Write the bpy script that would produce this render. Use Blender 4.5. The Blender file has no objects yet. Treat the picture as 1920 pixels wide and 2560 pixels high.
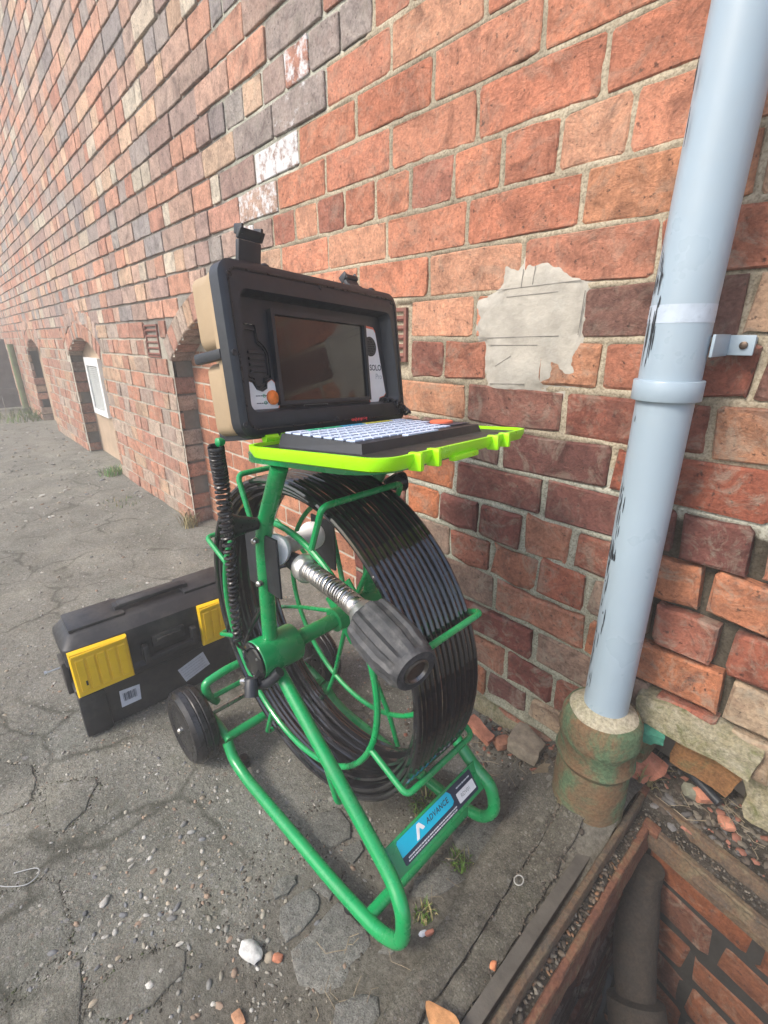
import bpy, bmesh, math, random, bisect
from mathutils import Vector, Matrix, noise
R = math.radians
scn = bpy.context.scene
COL = scn.collection
PI = math.pi

# ------------------------------------------------------------------ camera
cd = bpy.data.cameras.new("camera"); cam = bpy.data.objects.new("camera", cd); COL.objects.link(cam)
cd.sensor_fit = 'VERTICAL'; cd.sensor_height = 36.0; cd.lens = 36.0 * 1192.0 / 2560.0
cd.clip_start = 0.02; cd.clip_end = 500
TH, YAW, ROLL = 0.3533, -0.8360, -0.0055
fw = Vector((math.sin(YAW) * math.cos(TH), math.cos(YAW) * math.cos(TH), -math.sin(TH)))
rt = Vector((math.cos(YAW), -math.sin(YAW), 0)); up_ = rt.cross(fw)
r2 = rt * math.cos(ROLL) + up_ * math.sin(ROLL); u2 = up_ * math.cos(ROLL) - rt * math.sin(ROLL)
mw = Matrix.Identity(4)
for i in range(3):
    mw[i][0], mw[i][1], mw[i][2] = r2[i], u2[i], -fw[i]
CAMP = Vector((0, -0.84, 0.93)); mw.translation = CAMP
cam.matrix_world = mw
scn.camera = cam

# ------------------------------------------------------------------ sky, sun, exposure
SUN_DIR = Vector((-0.14, -0.70, 0.70)).normalized()          # towards the sun
world = bpy.data.worlds.new("World"); scn.world = world; world.use_nodes = True
wn = world.node_tree; wn.nodes.clear()
sky = wn.nodes.new('ShaderNodeTexSky'); sky.sky_type = 'NISHITA'; sky.sun_disc = False
sky.sun_elevation = math.asin(SUN_DIR.z); sky.sun_rotation = math.atan2(SUN_DIR.x, SUN_DIR.y)
sky.air_density = 1.0; sky.dust_density = 3.0; sky.ozone_density = 1.0
bg = wn.nodes.new('ShaderNodeBackground'); bg.inputs[1].default_value = 0.15
wo = wn.nodes.new('ShaderNodeOutputWorld')
wn.links.new(sky.outputs[0], bg.inputs[0]); wn.links.new(bg.outputs[0], wo.inputs[0])
sd = bpy.data.lights.new("sun", 'SUN'); sd.energy = 1.5; sd.angle = R(15); sd.color = (1.0, 0.93, 0.83)
sun = bpy.data.objects.new("sun", sd); COL.objects.link(sun)
sun.rotation_euler = SUN_DIR.to_track_quat('Z', 'Y').to_euler(); sun.location = (0, -3, 6)
scn.view_settings.view_transform = 'Standard'; scn.view_settings.look = 'None'
scn.view_settings.gamma = 1; scn.view_settings.use_curve_mapping = False
scn.view_settings.exposure = 1.18

# ------------------------------------------------------------------ materials
def _n(nt, t, **kw):
    n = nt.nodes.new(t)
    for k, v in kw.items(): setattr(n, k, v)
    return n
def base_mat(name):
    m = bpy.data.materials.new(name); m.use_nodes = True
    nt = m.node_tree; b = nt.nodes['Principled BSDF']
    return m, nt, b
def ramp(nt, stops):
    r = nt.nodes.new('ShaderNodeValToRGB'); e = r.color_ramp.elements
    while len(e) < len(stops): e.new(0.5)
    for el, (p, c) in zip(e, stops):
        el.position = p; el.color = (c[0], c[1], c[2], 1) if hasattr(c, '__len__') else (c, c, c, 1)
    return r
def mixc(nt, a, b, f, mode='MIX'):
    m = nt.nodes.new('ShaderNodeMix'); m.data_type = 'RGBA'; m.blend_type = mode
    for sock, v in ((m.inputs[0], f), (m.inputs[6], a), (m.inputs[7], b)):
        if hasattr(v, 'is_linked'): nt.links.new(v, sock)
        elif hasattr(v, '__len__'): sock.default_value = (v[0], v[1], v[2], 1)
        else: sock.default_value = v
    return m.outputs[2]
def noi(nt, pos, scale, detail=4, rough=0.6, dist=0):
    n = nt.nodes.new('ShaderNodeTexNoise'); n.inputs['Scale'].default_value = scale
    n.inputs['Detail'].default_value = detail; n.inputs['Roughness'].default_value = rough
    n.inputs['Distortion'].default_value = dist
    nt.links.new(pos, n.inputs['Vector']); return n.outputs[0]
def voro(nt, pos, scale, feature='F1', out=0, rnd=1.0):
    n = nt.nodes.new('ShaderNodeTexVoronoi'); n.feature = feature; n.inputs['Scale'].default_value = scale
    n.inputs['Randomness'].default_value = rnd
    nt.links.new(pos, n.inputs['Vector']); return n.outputs[out]
def gpos(nt): return nt.nodes.new('ShaderNodeNewGeometry').outputs['Position']
def bump(nt, h, strength, dist, b, prev=None):
    n = nt.nodes.new('ShaderNodeBump'); n.inputs['Strength'].default_value = strength; n.inputs['Distance'].default_value = dist
    nt.links.new(h, n.inputs['Height'])
    if prev: nt.links.new(prev, n.inputs['Normal'])
    if b: nt.links.new(n.outputs[0], b.inputs['Normal'])
    return n.outputs[0]
def simple(name, col, rough=0.5, metal=0.0, var=0.15, vscale=30, bsc=0, bst=0.3, bdist=0.001, coat=0.0, spec=0.5, dust=0.0, dustcol=(0.30, 0.27, 0.23), dscale=25):
    m, nt, b = base_mat(name); p = gpos(nt)
    n1 = noi(nt, p, vscale, 5)
    r = ramp(nt, [(0.3, 1 - var), (0.7, 1 + var)]); nt.links.new(n1, r.inputs[0])
    c = mixc(nt, col, r.outputs[0], 1.0, 'MULTIPLY')
    if dust:
        d = ramp(nt, [(0.48, 0.0), (0.78, dust)]); nt.links.new(noi(nt, p, dscale, 8, 0.7), d.inputs[0])
        c = mixc(nt, c, dustcol, d.outputs[0])
    nt.links.new(c, b.inputs['Base Color'])
    rr = ramp(nt, [(0.3, max(0, rough - 0.08)), (0.75, min(1, rough + 0.12))]); nt.links.new(noi(nt, p, vscale * 1.7, 4), rr.inputs[0])
    nt.links.new(rr.outputs[0], b.inputs['Roughness'])
    b.inputs['Metallic'].default_value = metal; b.inputs['Coat Weight'].default_value = coat
    b.inputs['Specular IOR Level'].default_value = spec
    if bsc: bump(nt, noi(nt, p, bsc, 4), bst, bdist, b)
    return m
def brick_mat():
    m, nt, b = base_mat("brick_clay"); p = gpos(nt)
    at = _n(nt, 'ShaderNodeAttribute', attribute_name='Col'); pa = _n(nt, 'ShaderNodeAttribute', attribute_name='paint'); wa = _n(nt, 'ShaderNodeAttribute', attribute_name='worn')
    c = at.outputs[0]
    r1 = ramp(nt, [(0.34, (0.56, 0.55, 0.56)), (0.5, (1, 1, 1)), (0.68, (1.30, 1.27, 1.24))]); nt.links.new(noi(nt, p, 16, 8, 0.72, 0.9), r1.inputs[0])
    c = mixc(nt, c, r1.outputs[0], 1.0, 'MULTIPLY')
    r2_ = ramp(nt, [(0.36, (0.72, 0.70, 0.70)), (0.55, (1, 1, 1)), (0.75, (1.18, 1.16, 1.14))]); nt.links.new(noi(nt, p, 150, 5, 0.7), r2_.inputs[0])
    c = mixc(nt, c, r2_.outputs[0], 1.0, 'MULTIPLY')
    # dark kiln specks and pits
    pit = ramp(nt, [(0.62, 0.0), (0.70, 0.75)]); nt.links.new(noi(nt, p, 95, 3, 0.6), pit.inputs[0])
    c = mixc(nt, c, (0.05, 0.03, 0.025), pit.outputs[0])
    # grey mortar smears and lichen on worn bricks
    sm = ramp(nt, [(0.50, 0.0), (0.62, 0.85)]); nt.links.new(noi(nt, p, 19, 8, 0.74, 1.0), sm.inputs[0])
    mu = _n(nt, 'ShaderNodeMath', operation='MULTIPLY'); nt.links.new(sm.outputs[0], mu.inputs[0]); nt.links.new(wa.outputs['Fac'], mu.inputs[1])
    c = mixc(nt, c, (0.36, 0.33, 0.26), mu.outputs[0])
    bl = ramp(nt, [(0.52, 0.0), (0.64, 0.9)]); mp2 = _n(nt, 'ShaderNodeMapping'); mp2.inputs['Location'].default_value = (5.3, 2.1, 9.7); nt.links.new(p, mp2.inputs[0])
    nt.links.new(noi(nt, mp2.outputs[0], 12, 8, 0.72, 1.2), bl.inputs[0])
    mu2 = _n(nt, 'ShaderNodeMath', operation='MULTIPLY'); nt.links.new(bl.outputs[0], mu2.inputs[0]); nt.links.new(wa.outputs['Fac'], mu2.inputs[1])
    c = mixc(nt, c, (0.13, 0.062, 0.050), mu2.outputs[0])
    # old white paint
    ad = _n(nt, 'ShaderNodeMath', operation='ADD'); nt.links.new(noi(nt, p, 26, 7, 0.75), ad.inputs[0]); nt.links.new(pa.outputs['Fac'], ad.inputs[1])
    pr_ = ramp(nt, [(0.90, 0.0), (1.02, 1.0)])
    sb = _n(nt, 'ShaderNodeMath', operation='MULTIPLY'); nt.links.new(ad.outputs[0], sb.inputs[0]); sb.inputs[1].default_value = 1.0
    nt.links.new(sb.outputs[0], pr_.inputs[0])
    c = mixc(nt, c, (0.66, 0.66, 0.67), pr_.outputs[0])
    nt.links.new(c, b.inputs['Base Color']); b.inputs['Roughness'].default_value = 0.93; b.inputs['Specular IOR Level'].default_value = 0.25
    h1 = bump(nt, noi(nt, p, 34, 8, 0.74, 0.8), 0.8, 0.010, None)
    bump(nt, noi(nt, p, 300, 5, 0.75), 0.7, 0.0026, b, h1)
    return m
def mortar_mat():
    m, nt, b = base_mat("mortar"); p = gpos(nt)
    at = _n(nt, 'ShaderNodeAttribute', attribute_name='Col'); c = at.outputs[0]
    r1 = ramp(nt, [(0.3, (0.68, 0.67, 0.64)), (0.52, (1, 1, 1)), (0.75, (1.25, 1.25, 1.22))]); nt.links.new(noi(nt, p, 14, 7, 0.7), r1.inputs[0])
    c = mixc(nt, c, r1.outputs[0], 1.0, 'MULTIPLY')
    r3 = ramp(nt, [(0.34, (0.62, 0.60, 0.56)), (0.5, (1, 1, 1)), (0.68, (1.22, 1.22, 1.2))]); nt.links.new(noi(nt, p, 260, 3, 0.6), r3.inputs[0])
    c = mixc(nt, c, r3.outputs[0], 1.0, 'MULTIPLY')
    nt.links.new(c, b.inputs['Base Color']); b.inputs['Roughness'].default_value = 0.96; b.inputs['Specular IOR Level'].default_value = 0.2
    h = bump(nt, noi(nt, p, 60, 6, 0.7), 0.6, 0.006, None); bump(nt, noi(nt, p, 380, 3, 0.6), 0.5, 0.002, b, h)
    return m
def ground_mat(name, c1, c2, agg=1.0, moss=0.25, seed=0.0, dirt=False):
    m, nt, b = base_mat(name)
    g = gpos(nt); mp = _n(nt, 'ShaderNodeMapping'); mp.inputs['Location'].default_value = (seed, seed * 1.7, seed * .3); nt.links.new(g, mp.inputs[0]); p = mp.outputs[0]
    r1 = ramp(nt, [(0.32, c1), (0.68, c2)]); nt.links.new(noi(nt, p, 5.0, 9, 0.72, 0.5), r1.inputs[0]); c = r1.outputs[0]
    rb = ramp(nt, [(0.36, (0.80, 0.82, 0.80)), (0.5, (1, 1, 1)), (0.64, (1.24, 1.22, 1.18))]); nt.links.new(noi(nt, p, 2.2, 6, 0.65, 1.2), rb.inputs[0]); c = mixc(nt, c, rb.outputs[0], 1.0, 'MULTIPLY')
    r2_ = ramp(nt, [(0.35, (0.62, 0.62, 0.60)), (0.52, (1, 1, 1)), (0.7, (1.25, 1.25, 1.25))]); nt.links.new(noi(nt, p, 90, 6, 0.75), r2_.inputs[0])
    c = mixc(nt, c, r2_.outputs[0], 1.0, 'MULTIPLY')
    gr = ramp(nt, [(0.34, (0.62, 0.61, 0.60)), (0.5, (1, 1, 1)), (0.66, (1.32, 1.31, 1.29))]); nt.links.new(noi(nt, p, 420, 2, 0.5), gr.inputs[0])
    c = mixc(nt, c, gr.outputs[0], 0.8, 'MULTIPLY')
    hh = None
    # aggregate: small stones of several tints, only part of the cells
    for sc, thr, rad in ((75, 0.60, 0.32), (150, 0.50, 0.36), (38, 0.82, 0.27), (260, 0.55, 0.36)):
        dn = nt.nodes.new('ShaderNodeTexVoronoi'); dn.inputs['Scale'].default_value = sc; nt.links.new(p, dn.inputs['Vector'])
        sep = nt.nodes.new('ShaderNodeSeparateColor'); nt.links.new(dn.outputs['Color'], sep.inputs[0])
        inside = ramp(nt, [(rad * 0.75, 1.0), (rad, 0.0)]); nt.links.new(dn.outputs['Distance'], inside.inputs[0])
        pick = ramp(nt, [(thr, 0.0), (thr + 0.02, 1.0)]); nt.links.new(sep.outputs[0], pick.inputs[0])
        mk_ = _n(nt, 'ShaderNodeMath', operation='MULTIPLY'); nt.links.new(inside.outputs[0], mk_.inputs[0]); nt.links.new(pick.outputs[0], mk_.inputs[1])
        m2 = _n(nt, 'ShaderNodeMath', operation='MULTIPLY'); nt.links.new(mk_.outputs[0], m2.inputs[0]); m2.inputs[1].default_value = agg
        tint = ramp(nt, [(0.0, (0.31, 0.29, 0.24)), (0.25, (0.22, 0.215, 0.19)), (0.42, (0.25, 0.20, 0.155)), (0.58, (0.11, 0.11, 0.11)), (0.8, (0.37, 0.36, 0.32)), (1.0, (0.20, 0.20, 0.205))])
        nt.links.new(sep.outputs[1], tint.inputs[0])
        c = mixc(nt, c, tint.outputs[0], m2.outputs[0])
    mo = ramp(nt, [(0.55, 0.0), (0.72, moss)]); nt.links.new(noi(nt, p, 9, 8, 0.7), mo.inputs[0])
    c = mixc(nt, c, (0.075, 0.085, 0.04), mo.outputs[0])
    if dirt:
        # old cracks across the concrete, packed with dark earth
        wv = _n(nt, 'ShaderNodeTexNoise'); wv.inputs['Scale'].default_value = 7; wv.inputs['Detail'].default_value = 6; nt.links.new(p, wv.inputs['Vector'])
        va = _n(nt, 'ShaderNodeVectorMath', operation='SCALE'); va.inputs['Scale'].default_value = 0.14; nt.links.new(wv.outputs['Color'], va.inputs[0])
        vb = _n(nt, 'ShaderNodeVectorMath', operation='ADD'); nt.links.new(p, vb.inputs[0]); nt.links.new(va.outputs[0], vb.inputs[1])
        ck = ramp(nt, [(0.0, 1.0), (0.030, 0.0)]); nt.links.new(voro(nt, vb.outputs[0], 3.3, 'DISTANCE_TO_EDGE', 0), ck.inputs[0])
        cm = ramp(nt, [(0.42, 0.0), (0.56, 0.75)]); nt.links.new(noi(nt, p, 3.1, 4, 0.6), cm.inputs[0])
        cf = _n(nt, 'ShaderNodeMath', operation='MULTIPLY'); nt.links.new(ck.outputs[0], cf.inputs[0]); nt.links.new(cm.outputs[0], cf.inputs[1])
        c = mixc(nt, c, (0.050, 0.050, 0.036), cf.outputs[0])
        # loose dark earth lies over the concrete towards the wall and the drain
        sx_ = nt.nodes.new('ShaderNodeSeparateXYZ'); nt.links.new(g, sx_.inputs[0])
        mr = _n(nt, 'ShaderNodeMapRange'); mr.inputs[1].default_value = -0.80; mr.inputs[2].default_value = -0.38; nt.links.new(sx_.outputs[0], mr.inputs[0])
        ad_ = _n(nt, 'ShaderNodeMath', operation='MULTIPLY_ADD'); nt.links.new(noi(nt, p, 11, 8, 0.75, 0.6), ad_.inputs[0]); ad_.inputs[1].default_value = 1.5; nt.links.new(mr.outputs[0], ad_.inputs[2])
        dr = ramp(nt, [(0.95, 0.0), (1.35, 1.0)]); dr.color_ramp.elements[0].position = 0.62; dr.color_ramp.elements[1].position = 0.90
        hf = _n(nt, 'ShaderNodeMath', operation='MULTIPLY'); nt.links.new(ad_.outputs[0], hf.inputs[0]); hf.inputs[1].default_value = 0.55; nt.links.new(hf.outputs[0], dr.inputs[0])
        er = ramp(nt, [(0.35, (0.080, 0.073, 0.057)), (0.65, (0.195, 0.182, 0.150))]); nt.links.new(noi(nt, p, 130, 6, 0.8), er.inputs[0])
        c = mixc(nt, c, er.outputs[0], dr.outputs[0])
    nt.links.new(c, b.inputs['Base Color']); b.inputs['Roughness'].default_value = 0.92; b.inputs['Specular IOR Level'].default_value = 0.3
    h = bump(nt, noi(nt, p, 38, 8, 0.78), 0.85, 0.011, None); bump(nt, noi(nt, p, 260, 5, 0.7), 0.8, 0.003, b, h)
    return m
def col_mat(name, rough=0.8, bsc=120, bst=0.4, bd=0.002, var=0.3, spec=0.3):
    m, nt, b = base_mat(name); p = gpos(nt)
    at = _n(nt, 'ShaderNodeAttribute', attribute_name='Col')
    r1 = ramp(nt, [(0.3, 1 - var), (0.7, 1 + var)]); nt.links.new(noi(nt, p, 60, 6, 0.7), r1.inputs[0])
    nt.links.new(mixc(nt, at.outputs[0], r1.outputs[0], 1.0, 'MULTIPLY'), b.inputs['Base Color'])
    b.inputs['Roughness'].default_value = rough; b.inputs['Specular IOR Level'].default_value = spec
    bump(nt, noi(nt, p, bsc, 5, 0.7), bst, bd, b); return m
def mossy_mat(name, base, rust, moss, msc=18, lo=0.45, hi=0.6, rough=0.85, metal=0):
    m, nt, b = base_mat(name); p = gpos(nt)
    r1 = ramp(nt, [(0.35, base), (0.65, rust)]); nt.links.new(noi(nt, p, 22, 8, 0.7, 0.6), r1.inputs[0])
    mo = ramp(nt, [(lo, 0.0), (hi, 1.0)]); nt.links.new(noi(nt, p, msc, 8, 0.72, 0.8), mo.inputs[0])
    c = mixc(nt, r1.outputs[0], moss, mo.outputs[0])
    r3 = ramp(nt, [(0.32, 0.55), (0.55, 1.0), (0.75, 1.3)]); nt.links.new(noi(nt, p, 180, 5, 0.7), r3.inputs[0])
    nt.links.new(mixc(nt, c, r3.outputs[0], 1.0, 'MULTIPLY'), b.inputs['Base Color'])
    b.inputs['Roughness'].default_value = rough; b.inputs['Metallic'].default_value = metal; b.inputs['Specular IOR Level'].default_value = 0.3
    h = bump(nt, noi(nt, p, 55, 7, 0.75), 0.7, 0.006, None); bump(nt, noi(nt, p, 260, 4, 0.65), 0.6, 0.002, b, h); return m

MB_ = brick_mat(); MM = mortar_mat()
MG = ground_mat("old_concrete", (0.148, 0.147, 0.123), (0.250, 0.250, 0.220), 0.9, 0.35, 0.0, True)
MSL = ground_mat("flagstone", (0.160, 0.160, 0.145), (0.220, 0.220, 0.202), 0.35, 0.12, 3.1)
MCS = ground_mat("concrete_haunch", (0.078, 0.070, 0.055), (0.180, 0.168, 0.138), 0.35, 0.6, 7.7)
MSOIL = ground_mat("soil", (0.032, 0.027, 0.021), (0.085, 0.072, 0.056), 0.3, 0.3, 5.2)
GREEN = simple("green_paint", (0.003, 0.275, 0.078), 0.27, 0, 0.10, 14, 220, 0.06, 0.0006, 0.30, 0.5, 0.22, (0.15, 0.17, 0.12), 30)
CABLE = simple("black_cable", (0.010, 0.010, 0.012), 0.10, 0, 0.2, 40, 0, 0, 0, 0.6, 0.8)
RUBBER = simple("black_rubber", (0.014, 0.014, 0.016), 0.30, 0, 0.2, 60, 300, 0.1, 0.0006, 0, 0.45, 0.12, (0.12, 0.11, 0.10), 30)
BLKPL = simple("black_plastic", (0.018, 0.021, 0.027), 0.40, 0, 0.15, 50, 500, 0.12, 0.0005, 0, 0.5, 0.10, (0.11, 0.11, 0.11), 22)
BOXPL = simple("toolbox_plastic", (0.016, 0.017, 0.020), 0.45, 0, 0.2, 30, 350, 0.2, 0.0006, 0, 0.5, 0.40, (0.15, 0.14, 0.12), 12)
YELLOW = simple("yellow_plastic", (0.80, 0.50, 0.006), 0.42, 0, 0.08, 30, 300, 0.1, 0.0006, 0, 0.45, 0.16, (0.30, 0.22, 0.06), 30)
NEON = simple("neon_plastic", (0.37, 0.88, 0.006), 0.32, 0, 0.04, 20, 0, 0, 0, 0.1, 0.4, 0.06, (0.25, 0.30, 0.1), 40)
TAN = simple("tan_plastic", (0.36, 0.27, 0.17), 0.6, 0, 0.12, 14, 90, 0.15, 0.001, 0, 0.3, 0.15)
GLASS = simple("screen_glass", (0.010, 0.010, 0.011), 0.09, 0, 0.1, 10, 0, 0, 0, 0.3, 0.7)
STEEL = simple("steel", (0.55, 0.53, 0.50), 0.30, 1.0, 0.15, 60, 200, 0.1, 0.0005, 0, 0.5, 0.25, (0.25, 0.20, 0.15), 50)
ALU = simple("alloy", (0.72, 0.72, 0.70), 0.38, 1.0, 0.1, 60)
NYLON = simple("white_nylon", (0.95, 0.95, 0.96), 0.45, 0, 0.04, 30, 0, 0, 0, 0, 0.4, 0.08)
WHITE = simple("white_print", (0.78, 0.79, 0.80), 0.5, 0, 0.04, 60)
STICK = simple("grey_sticker", (0.55, 0.58, 0.66), 0.5, 0, 0.08, 60, 0, 0, 0, 0, 0.4, 0.2)
TEAL = simple("teal_print", (0.0, 0.45, 0.66), 0.35, 0, 0.05, 60)
NAVY = simple("navy_print", (0.018, 0.030, 0.060), 0.40, 0, 0.1, 60)
REDP = simple("red_print", (0.70, 0.05, 0.06), 0.5, 0, 0.1, 60)
PINK = simple("orange_border", (0.80, 0.22, 0.13), 0.5, 0, 0.1, 60)
ORANGE = simple("orange_button", (0.80, 0.20, 0.03), 0.4, 0, 0.3, 150)
KEYW = simple("key_pale", (0.50, 0.60, 0.78), 0.5, 0, 0.06, 60)
KEYG = simple("key_green", (0.04, 0.42, 0.22), 0.5, 0, 0.06, 60)
KEYB = simple("key_blue", (0.05, 0.36, 0.62), 0.5, 0, 0.06, 60)
KEYY = simple("key_yellow", (0.60, 0.58, 0.06), 0.5, 0, 0.06, 60)
KEYR = simple("key_red", (0.75, 0.16, 0.08), 0.5, 0, 0.06, 60)
RIDGE = simple("worn_black_rubber", (0.040, 0.042, 0.046), 0.55, 0, 0.35, 40, 200, 0.35, 0.0012, 0, 0.4, 0.75, (0.15, 0.145, 0.14), 55)
PVC = simple("grey_pvc", (0.300, 0.380, 0.445), 0.33, 0, 0.05, 6, 90, 0.05, 0.0008, 0.05, 0.45, 0.14, (0.36, 0.36, 0.34), 18)
PVCM = simple("dark_mark", (0.014, 0.017, 0.022), 0.6, 0, 0.2, 60)
WPVC = simple("white_pvc", (0.74, 0.76, 0.76), 0.45, 0, 0.05, 20, 0, 0, 0, 0, 0.4, 0.25)
TERRA = simple("terracotta_vent", (0.20, 0.088, 0.068), 0.85, 0, 0.2, 60, 200, 0.4, 0.001, 0, 0.2, 0.25, (0.3, 0.26, 0.22), 40)
RENDER = simple("cement_render", (0.385, 0.360, 0.310), 0.93, 0, 0.22, 16, 90, 0.6, 0.003, 0, 0.2, 0.55, (0.47, 0.47, 0.43), 12)
PLASTER = simple("old_plaster", (0.42, 0.32, 0.23), 0.95, 0, 0.16, 8, 80, 0.5, 0.003, 0, 0.2, 0.3, (0.30, 0.26, 0.21), 9)
CLAY = mossy_mat("mossy_clay", (0.150, 0.118, 0.070), (0.205, 0.112, 0.058), (0.105, 0.165, 0.090), 13, 0.42, 0.56)
CLAYD = mossy_mat("clay_pipe", (0.034, 0.029, 0.024), (0.052, 0.040, 0.030), (0.024, 0.022, 0.020), 20, 0.5, 0.7)  # darkened so that the pit's shade sits in the pipe colour
CEM = mossy_mat("old_cement", (0.40, 0.36, 0.25), (0.46, 0.42, 0.32), (0.27, 0.26, 0.15), 14, 0.5, 0.7)
RUST = mossy_mat("rusty_iron", (0.085, 0.072, 0.058), (0.15, 0.085, 0.045), (0.16, 0.135, 0.085), 24, 0.50, 0.68, 0.8)
RUSTL = mossy_mat("bright_rust", (0.135, 0.060, 0.040), (0.20, 0.085, 0.045), (0.17, 0.135, 0.080), 22, 0.50, 0.66, 0.8)
MOSSY = mossy_mat("mossy_stone", (0.27, 0.235, 0.13), (0.38, 0.35, 0.26), (0.155, 0.165, 0.07), 26, 0.5, 0.66)
DARKW = simple("dark_timber", (0.13, 0.115, 0.105), 0.85, 0, 0.3, 12, 120, 0.5, 0.002)
WOODGR = simple("weathered_board", (0.085, 0.078, 0.068), 0.9, 0, 0.3, 25, 150, 0.5, 0.002, 0, 0.2, 0.4, (0.17, 0.15, 0.12), 30)
GRASS = col_mat("grass_blade", 0.6, 200, 0.1, 0.0005, 0.25)
STONE = col_mat("loose_stone", 0.85, 140, 0.6, 0.0025, 0.35)
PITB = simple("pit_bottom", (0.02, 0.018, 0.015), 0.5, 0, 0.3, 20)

# ------------------------------------------------------------------ object helpers
OFF = {}
TINY = {'fine_print', 'scuff_mark', 'barcode', 'speaker_hole', 'scored_line', 'indicator', 'red_scrawl', 'knob_grip', 'wall_core'}
def tag(o, label=None, cat=None, group=None, kind=None):
    if label: o['label'] = label
    if cat: o['category'] = cat
    if group: o['group'] = group
    if kind: o['kind'] = kind
    return o
def thing(name, loc, label, cat, group=None):
    o = bpy.data.objects.new(name, None); COL.objects.link(o); o.location = loc; o.empty_display_size = 0.05
    OFF[o.name] = Vector(loc); return tag(o, label, cat, group)
def mk(name, vf, mat, parent=None, smooth=True, cols=None, ang=35, loc=None, paint=None, worn=None):
    v, f = vf
    off = OFF[parent.name] if parent else (Vector(loc) if loc else Vector((0, 0, 0)))
    me = bpy.data.meshes.new(name)
    me.from_pydata([tuple(Vector(p) - off) for p in v], [], f)
    if smooth:
        me.polygons.foreach_set('use_smooth', [True] * len(me.polygons))
        me.set_sharp_from_angle(angle=R(ang))
    if cols is not None:
        a = me.color_attributes.new('Col', 'FLOAT_COLOR', 'POINT')
        if len(cols) == 3 and not hasattr(cols[0], '__len__'): cols = [cols] * len(v)
        a.data.foreach_set('color', [x for c in cols for x in (c[0], c[1], c[2], 1.0)])
    for nm, val in (('paint', paint), ('worn', worn)):
        if val is not None:
            a = me.attributes.new(nm, 'FLOAT', 'POINT')
            a.data.foreach_set('value', val if hasattr(val, '__len__') else [val] * len(v))
    me.materials.append(mat); me.update()
    o = bpy.data.objects.new(name, me); COL.objects.link(o)
    if name in TINY: o['kind'] = 'stuff'
    if parent: o.parent = parent
    else: o.location = off
    OFF[o.name] = off
    return o
def join(*vfs):
    V, F = [], []
    for v, f in vfs:
        n = len(V); V += list(v); F += [tuple(i + n for i in q) for q in f]
    return V, F
def perp(d):
    d = d.normalized(); a = Vector((0, 0, 1)) if abs(d.z) < 0.9 else Vector((1, 0, 0))
    x = d.cross(a).normalized(); return x, d.cross(x).normalized()
def tube(pts, r, seg=10, closed=False, cap=True, radii=None):
    P = [Vector(p) for p in pts]; n = len(P); V, F = [], []
    T = []
    for i in range(n):
        a = P[(i - 1) % n] if (closed or i > 0) else P[i]; b = P[(i + 1) % n] if (closed or i < n - 1) else P[i]
        t = b - a; T.append(t.normalized() if t.length > 1e-9 else Vector((0, 0, 1)))
    x, y = perp(T[0])
    for i in range(n):
        if i:
            q = T[i - 1].rotation_difference(T[i]); x = q @ x
            x = (x - T[i] * x.dot(T[i])).normalized(); 
        y = T[i].cross(x)
        rr = radii[i] if radii else r
        for k in range(seg):
            an = 2 * PI * k / seg; V.append(P[i] + (x * math.cos(an) + y * math.sin(an)) * rr)
    m = n if closed else n - 1
    for i in range(m):
        for k in range(seg):
            a, b = i * seg + k, i * seg + (k + 1) % seg
            c, d = ((i + 1) % n) * seg + (k + 1) % seg, ((i + 1) % n) * seg + k
            F.append((a, b, c, d))
    if cap and not closed:
        F.append(tuple(range(seg - 1, -1, -1))); F.append(tuple((n - 1) * seg + k for k in range(seg)))
    return V, F
def fillet(pts, rad, n=6):
    P = [Vector(p) for p in pts]; out = [P[0]]
    for i in range(1, len(P) - 1):
        r_ = rad[i - 1] if hasattr(rad, '__len__') else rad
        a, b, c = P[i - 1], P[i], P[i + 1]; u, w = (a - b), (c - b)
        d = min(r_, u.length * 0.49, w.length * 0.49); s, e = b + u.normalized() * d, b + w.normalized() * d
        for k in range(n + 1):
            t = k / n; out.append(s * (1 - t) ** 2 + b * 2 * t * (1 - t) + e * t * t)
    out.append(P[-1]); return out
def spline(pts, n=8, closed=False):
    P = [Vector(p) for p in pts]; out = []; m = len(P)
    rng = range(m) if closed else range(m - 1)
    for i in rng:
        if closed: p0, p1, p2, p3 = P[i - 1], P[i], P[(i + 1) % m], P[(i + 2) % m]
        else: p0, p1, p2, p3 = P[max(0, i - 1)], P[i], P[i + 1], P[min(m - 1, i + 2)]
        for k in range(n):
            t = k / n
            out.append(0.5 * ((2 * p1) + (p2 - p0) * t + (2 * p0 - 5 * p1 + 4 * p2 - p3) * t * t + (3 * p1 - p0 - 3 * p2 + p3) * t ** 3))
    if not closed: out.append(P[-1])
    return out
def lathe(o, ax, prof, seg=24, rfun=None, cap=(True, True)):
    o = Vector(o); ax = Vector(ax).normalized(); x, y = perp(ax); V, F = [], []
    for (h, r) in prof:
        for k in range(seg):
            an = 2 * PI * k / seg; rr = r * (rfun(an, h) if rfun else 1)
            V.append(o + ax * h + (x * math.cos(an) + y * math.sin(an)) * rr)
    for i in range(len(prof) - 1):
        for k in range(seg):
            a, b = i * seg + k, i * seg + (k + 1) % seg
            F.append((a, b, b + seg, a + seg))
    if cap[0]: F.append(tuple(range(seg - 1, -1, -1)))
    if cap[1]: F.append(tuple((len(prof) - 1) * seg + k for k in range(seg)))
    return V, F
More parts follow.
